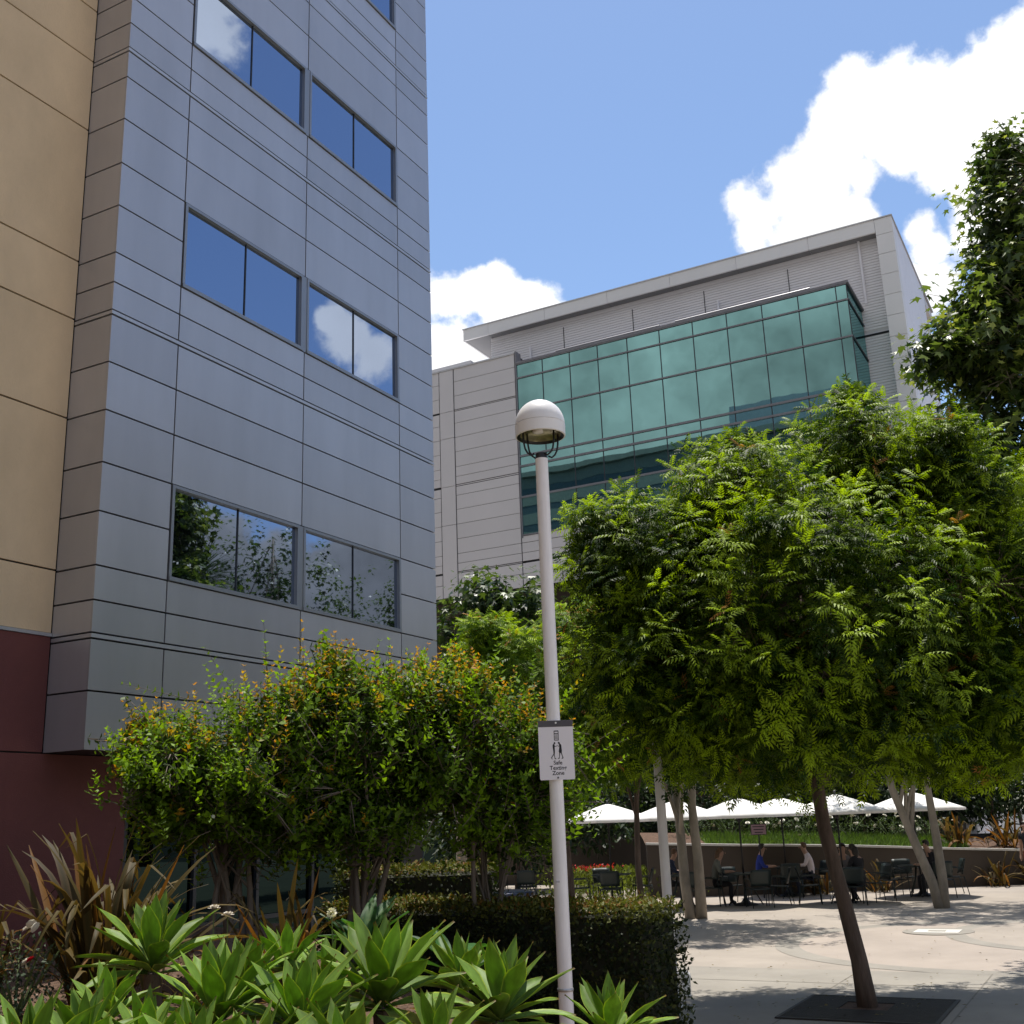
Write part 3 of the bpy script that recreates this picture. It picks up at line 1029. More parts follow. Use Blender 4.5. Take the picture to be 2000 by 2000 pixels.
def myrtle(label, base, stems, ells, nshoot, zmin, leaf=.062, group=None, tall=()):
    """multi-stemmed crape myrtle: upright leafy shoots with opposite leaves and orange new tips"""
    t = thing('crape_myrtle', label, 'shrub', tuple(base), group)
    P, O, deep = ell_points(lumps(ells, 16, .16, .3), nshoot, .35, .17)
    keep = (P[:, 2] > zmin - .12 + .6 * rng.random(len(P)) ** 2) & (deep > .3) & gaps(P, ells, 12, .12, .26)
    P, O, deep = P[keep], O[keep], deep[keep]
    A = nrmz(O * .6 + zu * .7 + rng.normal(size=P.shape) * .4)
    SL = rng.uniform(.24, .5, len(P))
    for q in tall:                                   # long shoots standing clear of the crown
        n0 = 3
        P = np.vstack([P, [np.array(q[0]) + np.array([.05, .03, -.16]) * i for i in range(n0)]])
        A = np.vstack([A, nrmz(np.array([q[1]] * n0) + rng.normal(size=(n0, 3)) * .18)])
        SL = np.append(SL, [q[2], q[2] * .8, q[2] * .7])
        deep = np.append(deep, [1.1] * n0)
    k_ = rng.choice(np.where(P[:, 2] > np.percentile(P[:, 2], 72))[0], 26, replace=False)      # long upright shoots breaking the outline
    P[k_] += A[k_] * rng.uniform(.12, .34, (26, 1))
    SL[k_] += .22
    ns = len(P)
    b = MB()
    cen = np.mean([e[0] for e in ells], axis=0)
    nodes = []
    for s in range(stems):
        a = 2 * math.pi * s / stems + random.uniform(-.3, .3)
        b0 = Vector(base) + Vector((math.cos(a), math.sin(a), 0)) * random.uniform(.06, .22)
        tip = Vector(P[random.randrange(len(P))]) * .5 + Vector(cen) * .5
        tip.z = max(tip.z, zmin + .5)
        pts, rad = [], []
        ph = random.uniform(0, 6)
        for q in range(9):
            k = q / 8
            p = b0.lerp(tip, k)
            p += Vector((math.sin(k * 5 + ph), math.cos(k * 4.2 + ph), 0)) * .05 * math.sin(k * math.pi)
            pts.append(p)
            rad.append(.030 * (1 - .72 * k) + .004)
            if k > .4:
                nodes.append(p)
        b.tube(pts, rad, 7, cap=False)
        for _ in range(4):
            s0 = pts[random.randint(3, 7)]
            e = Vector(P[random.randrange(len(P))])
            if (e - s0).length > 1.4:
                e = s0.lerp(e, 1.2 / (e - s0).length)
            mm = s0.lerp(e, .5) + Vector((0, 0, .1))
            b.tube([s0, mm, e], [.014, .009, .005], 5, cap=False)
            nodes += [mm, e]
    NP = np.array([tuple(p) for p in nodes])
    for i in range(ns):
        if i % 2 == 0 or i >= ns - 3 * len(tall):
            b0 = P[i] - A[i] * SL[i]
            dd_ = ((NP - b0) ** 2).sum(1)
            j = int(dd_.argmin())
            b.tube(([NP[j]] if dd_[j] < .09 else [b0 + (NP[j] - b0) * .3 / dd_[j] ** .5]) + [b0, P[i]], [.006, .004, .0015], 4, cap=False)
    b.build('trunk', M['barkmyrtle'], t, smooth=True)
    e1, e2 = perp_frame(A)
    ph0 = rng.random(ns) * 6.28
    outer_tone = np.clip(.3 + .4 * (deep > .85) + .28 * rng.normal(size=ns), 0, 1)  # outer shoots get a paler leaf tint than inner ones
    redtip = rng.random(ns) < np.clip(.16 + .45 * (P[:, 2] - cen[2]), .05, .5)
    pos, dr, nr, sz, ti = [], [], [], [], []
    npair = 9
    for j in range(npair):
        k = j / (npair - 1)
        for sgn in (1, -1):
            az = ph0 + (j % 2) * 1.57 + .25 * rng.normal(size=ns)
            e = (e1 * np.cos(az)[:, None] + e2 * np.sin(az)[:, None]) * sgn
            pos.append(P - A * (SL * k)[:, None])
            dr.append(e + A * (.9 - .5 * k) + rng.normal(size=P.shape) * .15)
            nr.append(A + zu * .3 + rng.normal(size=P.shape) * .3)
            sz.append(leaf * rng.uniform(.75, 1.2, ns) * (.55 + .6 * min(1, k * 2.2)))
            q = np.clip(outer_tone * (1.1 - .5 * k) + .15 * rng.normal(size=ns), 0, 1)[:, None]
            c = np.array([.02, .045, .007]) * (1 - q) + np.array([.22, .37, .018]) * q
            if j < 4:
                w_ = (redtip * (1 - j / 4.5))[:, None] * rng.uniform(.6, 1, (ns, 1))
                c = c * (1 - w_) + np.array([.58, .24, .015]) * w_
            ti.append(c)
    pos, dr, nr, sz, ti = (np.concatenate(x) for x in (pos, dr, nr, sz, ti))
    leaf_mesh('crown', OVATE[0], OVATE[1], pos, dr, nr, sz, ti, M['leaf_m'], t)
    return t


# ------------------------------------------------------------------ trees
def E(px, py, D, a, f_, v):
    return (at(px, py, D), a, f_, v)


# the near tree on the plaza
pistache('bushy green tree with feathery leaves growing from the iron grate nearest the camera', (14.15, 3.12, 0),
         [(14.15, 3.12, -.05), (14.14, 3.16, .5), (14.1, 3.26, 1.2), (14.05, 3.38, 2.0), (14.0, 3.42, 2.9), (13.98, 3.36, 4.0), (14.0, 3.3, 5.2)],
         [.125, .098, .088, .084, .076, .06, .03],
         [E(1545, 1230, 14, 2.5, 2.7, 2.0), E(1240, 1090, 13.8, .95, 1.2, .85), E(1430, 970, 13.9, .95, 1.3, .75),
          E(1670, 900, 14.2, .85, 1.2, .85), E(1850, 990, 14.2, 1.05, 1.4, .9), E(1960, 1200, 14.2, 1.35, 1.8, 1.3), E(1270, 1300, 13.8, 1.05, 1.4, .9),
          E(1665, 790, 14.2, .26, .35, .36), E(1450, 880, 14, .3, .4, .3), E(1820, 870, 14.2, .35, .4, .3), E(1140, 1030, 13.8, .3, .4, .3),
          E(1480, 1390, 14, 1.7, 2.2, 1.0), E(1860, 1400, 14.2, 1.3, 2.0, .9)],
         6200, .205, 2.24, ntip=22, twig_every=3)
# V-shaped tree and twin-stem tree further back
for nm, lab, b0, stems, ells, ns in (
    ('v', 'pale V-forked tree trunk standing on the far plaza in front of the right umbrella', (27.8, 4.3, 0),
     [[(27.8, 4.3, -.05), (27.8, 4.38, .5), (27.75, 4.62, 1.3), (27.7, 5.0, 2.6), (27.7, 5.15, 3.6)],
      [(27.85, 4.22, -.05), (27.85, 4.18, .6), (27.9, 4.2, 1.5), (27.9, 4.25, 2.6), (27.95, 4.2, 3.8)]],
     [E(1800, 1300, 26.8, 2.9, 3.0, 1.9)], 620),
    ('t', 'pale twin-stemmed young tree just right of the second lamp post', (24.95, 9.0, 0),
     [[(24.9, 9.12, -.05), (24.9, 9.2, .8), (24.9, 9.22, 1.9), (24.9, 9.3, 3.2)],
      [(24.98, 8.9, -.05), (24.98, 8.88, 1.2), (24.95, 8.92, 2.4), (24.9, 8.8, 3.6)]],
     [E(1370, 1360, 24.2, 2.2, 2.8, 1.6), E(1290, 1450, 24.8, 1.2, 1.6, .8)], 700)):
    t = pistache(lab, b0, stems[0], [.13, .115, .1, .085, .06][:len(stems[0])], ells, ns, .26, 3.0, ntip=7, nl=7, bark='barkpale',
                 light=(.22, .34, .02))
    MB().tube(stems[1], [.13, .11, .095, .08, .05][:len(stems[1])], 9).build('second_stem', M['barkpale'], t, smooth=True)
# feathery trees behind the lamp post
pistache('bright green feathery tree rising behind the lamp post sign', (22.0, 10.6, 0),
         [(22.0, 10.6, -.05), (22.0, 10.65, 1.2), (21.9, 10.7, 2.4), (21.9, 10.7, 3.8), (21.9, 10.8, 5.0)], [.1, .085, .075, .055, .03],
         [E(1010, 1330, 24, 1.6, 1.7, 1.3), E(1120, 1260, 24.4, 1.1, 1.3, 1.0), E(1180, 1400, 24, 1.3, 1.5, 1.2), E(960, 1260, 24, .6, .8, .5),
          E(1110, 1470, 24, 1.4, 1.4, .9)], 1500, .25, 2.6, dark=(.05, .11, .01), light=(.36, .48, .02), orange=.08, ntip=9)
pistache('slender green tree between the second lamp post and the sign post', (22.6, 9.3, 0),
         [(22.6, 9.3, -.05), (22.58, 9.34, 1.2), (22.6, 9.3, 2.4), (22.6, 9.2, 3.6)], [.075, .065, .055, .03],
         [E(1240, 1440, 24.2, 1.1, 1.3, 1.3), E(1230, 1300, 24.2, .8, .9, .8)], 700, .25, 2.9, dark=(.035, .08, .008), light=(.30, .42, .02), ntip=6)
# sycamores
broadleaf('tall dark sycamore with lobed leaves at the right edge, taller than the teal building', (20.6, -1.6, 0),
          [(20.6, -1.6, -.05), (20.55, -1.5, 3), (20.4, -1.4, 6), (20.2, -1.2, 9), (20.0, -1.0, 12)], [.22, .19, .15, .1, .04],
          [E(1975, 470, 17.6, .85, 1.2, 1.9), E(1940, 680, 17.6, 1.1, 1.4, 1.3), E(1970, 930, 17.6, 1.6, 1.8, 1.6), E(1840, 680, 17.4, .85, 1.0, .55),
           E(1830, 860, 17.4, .75, 1.0, .7), E(1950, 300, 17.6, .45, .8, .6), E(1975, 1090, 17.6, 1.1, 1.4, .9), E(1940, 570, 17.6, .85, 1.2, .8)],
          2000, .19, 3.5, (.022, .045, .010), (.15, .21, .04), 'sycamore_tree', ntip=16, lo=.4, spread=.55, tip_tint=(.30, .34, .08), tip_p=.4)
broadleaf('dark glossy sycamore in front of the grey panels at the left of the lamp post', (22.6, 13.6, 0),
          [(22.6, 13.6, -.05), (22.6, 13.6, 2), (22.6, 13.5, 4), (22.7, 13.3, 6.2)], [.14, .12, .09, .04],
          [E(960, 1170, 26, 1.1, 1.2, .8), E(900, 1230, 26, .8, 1.0, .75), E(1030, 1180, 26, .6, .9, .8), E(930, 1330, 26, 1.2, 1.2, .9)],
          420, .22, 3.4, (.018, .04, .01), (.10, .15, .03), 'sycamore_tree', ntip=8, lo=.4, spread=.4, tip_tint=(.16, .24, .04), tip_p=.2)
for lab, (x, y), h, ra in (('leafy sycamore mirrored in the lower office windows, tallest of three', (28.6, -3.4), 13.2, 2.7),
                           ('low sycamore mirrored in the right part of the lower office windows', (33.0, -3.6), 11.2, 2.0),
                           ('sycamore with a pointed top mirrored at the right end of the lower windows', (37.4, -4.0), 12.6, 1.5)):
    broadleaf(lab, (x, y, 0), [(x, y, -.05), (x, y, 2.5), (x + .1, y, 5), (x, y + .1, h - 1.5)], [.2, .17, .12, .04],
              [((x, y, h * .62), ra, ra, h * .34), ((x - .9, y, h * .5), ra * .8, ra, h * .2), ((x + 1.1, y, h * .45), ra * .8, ra, h * .2)],
              1700, .17, 2.4, (.018, .04, .01), (.09, .14, .03), 'sycamore_tree', ntip=9, lo=.3, spread=.5, twig_every=4)
# fan palms seen only mirrored in the lowest windows
palm = thing('fan_palm', 'fan palm mirrored at the left of the lower office windows, taller of two', 'tree', (0, 0, 0), 'mirrored palms')
MB().tube([(0, 0, 0), (.05, 0, 3), (0, 0, 6), (0, 0, 8.2)], [.2, .17, .15, .16], 9).build('trunk', M['bark'], palm, smooth=True)
n_ = 460
u = nrmz(rng.normal(size=(n_, 3)) * [1, 1, .8] + [0, 0, .25])
leaf_mesh('crown', [(0, 0, 0), (.5, .02, .02), (1, 0, -.12), (.5, -.02, .02)], [(0, 3, 2, 1)], np.tile([[0, 0, 8.3]], (n_, 1)) + u * .25, u,
          np.tile([[0, 0, 1.0]], (n_, 1)) + u * .1, rng.uniform(1.0, 1.5, n_), np.tile([[.03, .055, .02]], (n_, 1)), M['leaf_b'], palm)
p2 = copy_tree(palm)
p2['label'] = 'fan palm mirrored at the left of the lower office windows, shorter of two'
palm.location = (25.0, -3.4, 1.3)
p2.location = (23.9, -3.0, .9)
# dark trees closing the view behind the umbrellas
for i, (px, D, h, ra, lab) in enumerate((
        (1100, 39, 5.6, 2.3, 'dark round tree behind the umbrella left of the second lamp post'),
        (1240, 42, 6.2, 2.4, 'dark tree straight behind the second lamp post'),
        (1390, 41, 6.0, 2.5, 'dark bushy tree behind the pink notice sign'),
        (1560, 42, 6.4, 2.6, 'dark tree behind the white rose bed in the middle'),
        (1700, 41, 6.2, 2.5, 'dark tree behind the white roses left of the forked trunk'),
        (1840, 40, 6.4, 2.5, 'dark tree behind the rightmost white umbrella'),
        (1960, 38, 7.0, 2.6, 'dark slender-stemmed tree behind the walking person'),
        (2070, 40, 7.0, 2.4, 'dark tree cut off by the right edge behind the plaza'),
        (2010, 46, 7.5, 3.0, 'dark tree filling the gap behind the low blue wall'),
        (1480, 47, 7.5, 3.0, 'tall dark tree rising between the near trunk and the notice sign'),
        (1170, 45, 6.5, 3.0, 'dark tree far behind the left tables'),
        (900, 40, 5.5, 2.4, 'dark tree half hidden by the corner of the grey building'),
        (960, 34, 4.6, 1.6, 'dark bushy tree behind the short hedge'),
        (1010, 38, 4.8, 1.7, 'low dark tree beside the white column'))):
    p = at(px, 1700, D)
    x, y = p[0], p[1]
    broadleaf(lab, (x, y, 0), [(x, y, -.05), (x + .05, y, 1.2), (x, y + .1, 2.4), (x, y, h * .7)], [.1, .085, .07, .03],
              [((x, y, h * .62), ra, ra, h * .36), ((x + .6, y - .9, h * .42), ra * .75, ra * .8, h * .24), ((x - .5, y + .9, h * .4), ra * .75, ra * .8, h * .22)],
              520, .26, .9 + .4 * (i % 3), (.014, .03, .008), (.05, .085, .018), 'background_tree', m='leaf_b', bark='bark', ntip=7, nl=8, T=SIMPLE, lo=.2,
              spread=.7, twig_every=6, group='trees closing the plaza')

# ------------------------------------------------------------------ crape myrtles
for zm, (lab, (px, D), stems, ells, ns, tall) in zip((1.95, 1.98, 1.85), (
    ('multi-stemmed crape myrtle with orange tips in front of the grey building corner, leftmost', (460, 10.3), 7,
     [E(440, 1490, 10.3, .98, 1.0, .62), E(340, 1470, 10.2, .48, .7, .42), E(570, 1410, 10.4, .66, .8, .62), E(375, 1570, 10.2, .55, .6, .28), E(560, 1590, 10.3, .6, .7, .34)], 2300,
     [(at(515, 1215, 10.3), (-.1, .1, 1), .8), (at(590, 1215, 10.3), (.0, -.05, 1), .8), (at(240, 1335, 10.2), (-.35, .5, .45), .6),
      (at(400, 1265, 10.2), (-.25, .35, .6), .6)]),
    ('crape myrtle with many bare leaning stems and orange tips, middle of the three', (700, 10.7), 7,
     [E(730, 1420, 10.7, .85, .95, .74), E(680, 1580, 10.6, .75, .8, .4), E(850, 1480, 10.8, .6, .8, .62), E(640, 1340, 10.6, .45, .6, .42), E(830, 1340, 10.8, .45, .6, .35)], 2400,
     [(at(655, 1235, 10.6), (.0, 0, 1), .7), (at(760, 1250, 10.7), (.1, -.1, 1), .6), (at(690, 1260, 10.7), (.1, -.1, 1), .5)]),
    ('crape myrtle spreading behind the white lamp post, rightmost of the three', (940, 11.2), 6,
     [E(960, 1440, 11.2, .78, .9, .72), E(1070, 1490, 11.2, .40, .6, .40), E(1000, 1590, 11.2, .65, .7, .36), E(890, 1340, 11.2, .45, .6, .4)], 2000,
     [(at(1120, 1405, 11.2), (.3, -.4, .7), .6), (at(1225, 1410, 11.3), (.35, -.6, .55), .7)]))):
    p = at(px, 1810, D)
    myrtle(lab, (p[0], p[1], bed_h(p[0], p[1]) - .03), stems, ells, ns, zm, group='crape myrtles in the planting bed', tall=tall)


# ------------------------------------------------------------------ clipped hedges
def hedge(label, p0, p1, depth, ztop, n, zbot=0.0, top_tint=(.13, .14, .025)):
    a = np.array([p0[0], p0[1], 0.0])
    b = np.array([p1[0], p1[1], 0.0])
    L = np.linalg.norm(b - a)
    ux = (b - a) / L
    uy = np.array([-ux[1], ux[0], 0])
    if uy @ fw < 0:
        uy = -uy
    t = thing('clipped_hedge', label, 'hedge', tuple(a + np.array([0, 0, zbot])), 'clipped hedges')
    c = MB()
    e = .07
    q = [a + ux * e + uy * e, b - ux * e + uy * e, b - ux * e + uy * (depth - e), a + ux * e + uy * (depth - e)]
    c.add([(*p[:2], zbot) for p in q] + [(*p[:2], ztop - .08) for p in q], [(0, 1, 5, 4), (1, 2, 6, 5), (2, 3, 7, 6), (3, 0, 4, 7), (4, 5, 6, 7)])
    c.build('core', M['hedgecore'], t)
    H = ztop - zbot
    areas = np.array([L * depth * 1.4, L * H, depth * H, depth * H])
    w_ = rng.choice(4, n, p=areas / areas.sum())
    s = rng.random(n) * L
    dd = rng.random(n) * depth
    zz_ = zbot + rng.random(n) * H
    jit = rng.normal(size=n) * .028 - .01 + .03 * np.sin(s * 9) * np.cos(zz_ * 8 + dd * 7)
    pos = np.zeros((n, 3))
    nn = np.zeros((n, 3))
    for k in range(4):
        m_ = w_ == k
        if k == 0:
            pos[m_] = a + ux * s[m_, None] + uy * dd[m_, None] + zu * (ztop + jit[m_])[:, None]
            nn[m_] = zu
        elif k == 1:
            pos[m_] = a + ux * s[m_, None] + uy * (-jit[m_])[:, None] + zu * zz_[m_, None]
            nn[m_] = -uy
        elif k == 2:
            pos[m_] = a - ux * jit[m_, None] + uy * dd[m_, None] + zu * zz_[m_, None]
            nn[m_] = -ux
        else:
            pos[m_] = b + ux * jit[m_, None] + uy * dd[m_, None] + zu * zz_[m_, None]
            nn[m_] = ux
    d = rng.normal(size=(n, 3)) * .8 + nn * .5 + zu * .25
    nr = nn + zu * .4 + rng.normal(size=(n, 3)) * .45
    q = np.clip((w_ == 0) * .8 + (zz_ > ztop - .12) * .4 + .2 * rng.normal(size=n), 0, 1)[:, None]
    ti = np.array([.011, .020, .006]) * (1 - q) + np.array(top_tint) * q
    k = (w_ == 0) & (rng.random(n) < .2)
    ti[k] = np.array([.19, .10, .025])
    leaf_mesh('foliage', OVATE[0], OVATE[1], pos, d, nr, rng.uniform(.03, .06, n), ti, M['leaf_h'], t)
    return t


hp = at(1255, 1765, 10)
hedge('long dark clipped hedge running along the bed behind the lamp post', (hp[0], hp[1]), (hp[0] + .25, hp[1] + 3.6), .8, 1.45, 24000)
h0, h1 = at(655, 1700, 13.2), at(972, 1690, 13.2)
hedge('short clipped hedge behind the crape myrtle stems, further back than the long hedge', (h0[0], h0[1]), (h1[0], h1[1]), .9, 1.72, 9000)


# ------------------------------------------------------------------ agaves, each leaf a part
def colour_mesh(name, vs, fs, cols, m):
    me = bpy.data.meshes.new(name)
    me.from_pydata([tuple(v) for v in vs], [], fs)
    me.polygons.foreach_set('use_smooth', [True] * len(me.polygons))
    a = me.color_attributes.new('tint', 'FLOAT_COLOR', 'POINT')
    a.data.foreach_set('color', np.c_[np.array(cols), np.ones(len(cols))].astype(np.float32).ravel())
    me.materials.append(m)
    me.update()
    return me


def agave_leaf(bend, wid, seed, old=0.0):
    r_ = random.Random(seed)
    ts = [0, .1, .24, .4, .56, .7, .82, .92, 1.0]
    ws = [.40, .42, .62, .88, 1.0, .84, .50, .19, .012]
    us = [-1, -.86, 0, .86, 1]
    vs, cs, fs = [], [], []
    tw = r_.uniform(-.25, .25)
    wav = r_.uniform(0, 6)
    for layer in (0, 1):
        for t, w_ in zip(ts, ws):
            for u_ in us:
                hw = wid * w_ * .5
                chan = .35 * hw * u_ * u_ + (.012 * math.sin(t * 9 + wav) * u_)
                z_ = -bend * t * t + chan - (0.011 * (1 - t * .8) * (1 - u_ * u_) if layer else 0)
                yy = hw * u_
                vs.append((t, yy * math.cos(tw * t) - (z_ * math.sin(tw * t)) * .3, z_ + yy * math.sin(tw * t)))
                base = np.array([.175, .29, .045]) if abs(u_) < .95 else np.array([.46, .54, .07])
                if old:
                    base = base * (1 - old * t) + np.array([.34, .21, .05]) * old * t
                if t > .97:
                    base = np.array([.16, .09, .03])
                base = base * (1 - .12 * (t < .15)) + np.array([.03, .035, .02]) * (t < .3)
                cs.append(base * r_.uniform(.93, 1.07))
    n5 = len(us)
    off = len(ts) * n5
    for i in range(len(ts) - 1):
        for j in range(n5 - 1):
            a_ = i * n5 + j
            fs.append((a_, a_ + n5, a_ + n5 + 1, a_ + 1))
            fs.append((off + a_, off + a_ + 1, off + a_ + n5 + 1, off + a_ + n5))
    return colour_mesh('agave_leaf', vs, fs, cs, M['agave'])


AG = [agave_leaf(b_, w_, i) for i, (b_, w_) in enumerate(((.02, .24), (.08, .26), (.16, .27), (.26, .26), (.12, .23), (-.05, .21)))]
AGOLD = agave_leaf(.42, .26, 77, .9)


def agave(label, x, y, z, size, nleaf=27, tilt=(0, 0), seed=0, old=2):
    r_ = random.Random(seed)
    t = thing('agave_plant', label, 'plant', (x, y, bed_h(x, y)), 'agaves in the front of the bed')
    zb = bed_h(x, y)
    MB().tube([(x, y, zb - .05), (x + .02, y, (zb + z) / 2), (x, y, z + .02 * size)], [.05, .055, .05], 8).build('stem', M['bark'], t)
    for i in range(nleaf):
        k = i / nleaf
        az = i * 2.39996 + r_.uniform(-.2, .2) + seed
        el = R(84) - R(82) * k ** .95 + R(r_.uniform(-6, 6))
        L = .71 * size * (.60 + .5 * math.sin(min(1, k * 1.5 + .15) * math.pi / 1.6)) * r_.uniform(.88, 1.1)
        mesh = AGOLD if (i >= nleaf - old) else AG[min(5, int(k * 3.6)) if k < .85 else r_.randint(1, 3)]
        if k < .12:
            mesh = AG[5]
        o = bpy.data.objects.new('leaf', mesh)
        COL.objects.link(o)
        o.parent = t
        m_ = Matrix.Rotation(tilt[0], 4, 'X') @ Matrix.Rotation(tilt[1], 4, 'Y') @ Matrix.Rotation(az, 4, 'Z') @ Matrix.Rotation(-el, 4, 'Y') @ \
            Matrix.Rotation(r_.uniform(-.2, .2), 4, 'X')
        dirv = m_ @ Vector((1, 0, 0))
        o.matrix_basis = Matrix.Translation(Vector((0, 0, z - zb + .10 * size * (1 - k))) + dirv * .03) @ m_ @ Matrix.Diagonal((L, L * (1.0 + .1 * k), L, 1))
    return t


for i, (px, py, D, sz_, lab, nl) in enumerate((
        (300, 1850, 7.3, .60, 'agave rosette standing highest in front of the brown flax plant', 26),
        (425, 1945, 6.3, .56, 'agave rosette right of the cut-off lower left agaves, with ragged tips', 26),
        (585, 1965, 6.2, .56, 'agave rosette in the middle foreground between two larger ones', 26),
        (745, 1915, 6.7, .68, 'broad agave rosette in the front middle with a yellow tipped leaf', 28),
        (975, 1945, 7.2, .62, 'agave rosette leaning against the lamp post from the left', 26),
        (1190, 1990, 7.4, .52, 'agave rosette just right of the lamp post', 22),
        (60, 2040, 5.3, .48, 'agave rosette cut off by the lower left corner', 22),
        (165, 2010, 5.6, .44, 'small agave rosette at the bottom beside the corner one', 22),
        (285, 2020, 5.9, .48, 'agave rosette at the bottom edge below the highest one', 22),
        (480, 1880, 7.0, .42, 'small agave rosette tucked behind the ragged one', 20),
        (560, 1850, 7.4, .42, 'small agave rosette in the gap before the dark stems', 18),
        (900, 1890, 8.0, .50, 'dark shaded agave rosette in front of the long hedge', 18),
        (370, 2040, 5.5, .46, 'agave cut off by the bottom edge below the ragged one', 20),
        (500, 2050, 5.5, .46, 'agave cut off by the bottom edge, between the ragged and the middle one', 20),
        (670, 2040, 5.7, .48, 'agave cut off by the bottom edge below the broad one', 20),
        (850, 2010, 6.2, .48, 'agave low in the gap left of the one leaning on the post', 20),
        (640, 1885, 7.3, .40, 'small agave left behind the broad one', 18),
        (210, 1945, 6.6, .42, 'small agave below the brown flax plant', 18))):
    p = at(px, py, D)
    agave(lab, p[0], p[1], p[2] - .16, sz_, nl + 4, (random.uniform(-.12, .12), random.uniform(-.12, .12)), i * 3 + 1, 3 if i in (1, 3) else 1)


# ------------------------------------------------------------------ flax plants, each blade a part
def flax_leaf(bend, kink, seed, tint, fold=.35):
    r_ = random.Random(seed)
    vs, cs, fs = [], [], []
    n = 9
    ang = R(90)
    p = np.array([0.0, 0.0])
    for i in range(n):
        t = i / (n - 1)
        w_ = .021 * (math.sin(math.pi * min(1, t * .85 + .12)) ** .7) * (1 if t < .999 else .02)
        for u_ in (-1, 0, 1):
            vs.append((p[0] + (0 if u_ else -.004), w_ * u_, p[1] - (0 if u_ else fold * w_)))
            c_ = np.array(tint) * r_.uniform(.85, 1.15)
            if u_:
                c_ = c_ * .8 + np.array([.10, .045, .01]) * .4
            cs.append(c_)
        st = 1 / (n - 1)
        ang2 = ang - bend * t * t
        if kink and t > kink:
            ang2 -= R(95)
        p = p + np.array([math.cos(ang2), math.sin(ang2)]) * st
    for i in range(n - 1):
        for j in range(2):
            a_ = i * 3 + j
            fs.append((a_, a_ + 1, a_ + 4, a_ + 3))
    return colour_mesh('flax_leaf', vs, fs, cs, M['flax'])


FT = [(.058, .048, .015), (.075, .062, .02), (.040, .032, .012), (.10, .075, .022), (.16, .075, .015)]
FX = [flax_leaf(R(b_), k_, i, FT[i % 5]) for i, (b_, k_) in enumerate(((15, 0), (40, 0), (70, 0), (110, 0), (150, 0), (20, .72), (60, .62), (30, .8), (95, 0), (10, 0)))]


def flax(label, x, y, z, size, n, seed, wide=1.0, lean=62):
    r_ = random.Random(seed)
    t = thing('flax_plant', label, 'plant', (x, y, z))
    for i in range(n):
        o = bpy.data.objects.new('leaf', FX[r_.randrange(len(FX))])
        COL.objects.link(o)
        o.parent = t
        az = r_.uniform(0, 6.283)
        ti = R(r_.uniform(2, lean))
        L = size * r_.uniform(.6, 1.1)
        m_ = Matrix.Rotation(az, 4, 'Z') @ Matrix.Rotation(ti, 4, 'Y') @ Matrix.Rotation(r_.uniform(-.7, .7), 4, 'Z')
        o.matrix_basis = Matrix.Translation((r_.uniform(-.12, .12) * wide, r_.uniform(-.12, .12) * wide, 0)) @ m_ @ Matrix.Diagonal((L, L * wide, L, 1))
    return t


fp = at(195, 1930, 8.5)
flax('large brown flax plant with arching broken blades in front of the maroon wall', fp[0], fp[1], bed_h(fp[0], fp[1]) + .02, 1.35, 110, 3, 1.1, 60)
fp = at(-45, 1840, 8.3)
flax('brown flax plant cut off by the left edge of the picture', fp[0], fp[1], bed_h(fp[0], fp[1]), .95, 26, 5, 1.1)
fp = at(400, 1850, 8.3)
flax('low flax clump with orange tinged blades right of the highest agave', fp[0], fp[1], bed_h(fp[0], fp[1]), .72, 24, 9, 1.2, 88)
fp = at(560, 1870, 9.3)
flax('dark strappy flax clump among the crape myrtle stems', fp[0], fp[1], bed_h(fp[0], fp[1]), 1.0, 36, 12, 1.2, 50)


# broad leaved green plant behind the agaves
def big_leaf(seed):
    r_ = random.Random(seed)
    vs, cs, fs = [], [], []
    for i in range(9):
        t = i / 8
        w_ = .24 * math.sin(math.pi * min(1, t * .95 + .04)) ** .8 * (t > .02)
        for u_ in (-1, -.5, 0, .5, 1):
            vs.append((t, w_ * u_ * .5, -.3 * t * t + .09 * abs(u_) * w_ * 2 + .02 * math.sin(7 * t + u_ * 3 + seed)))
            cs.append(np.array([.03, .095, .02]) * r_.uniform(.85, 1.2) + (np.array([.05, .06, .02]) if u_ == 0 else 0))
    for i in range(8):
        for j in range(4):
            a_ = i * 5 + j
            fs.append((a_, a_ + 5, a_ + 6, a_ + 1))
    return colour_mesh('broad_leaf', vs, fs, cs, M['agave'])


BL = [big_leaf(i) for i in range(3)]
for px, py, D, n, lab in ((710, 1830, 9.3, 13, 'broad leaved dark green plant under the middle crape myrtle'),
                          (880, 1860, 8.8, 9, 'broad leaved green plant left of the lamp post before the hedge')):
    p = at(px, py, D)
    zb = bed_h(p[0], p[1])
    t = thing('broad_leaved_plant', lab, 'plant', (p[0], p[1], zb))
    for i in range(n):
        o = bpy.data.objects.new('leaf', BL[i % 3])
        COL.objects.link(o)
        o.parent = t
        L = random.uniform(.4, .62)
        o.matrix_basis = Matrix.Translation((0, 0, .15 + .2 * random.random())) @ Matrix.Rotation(i * 2.4, 4, 'Z') @ \
            Matrix.Rotation(-R(random.uniform(15, 75)), 4, 'Y') @ Matrix.Diagonal((L, L, L, 1))
    MB().tube([(p[0], p[1], zb - .03), (p[0], p[1], zb + .35)], [.04, .03], 7).build('stem', M['stem'], t)


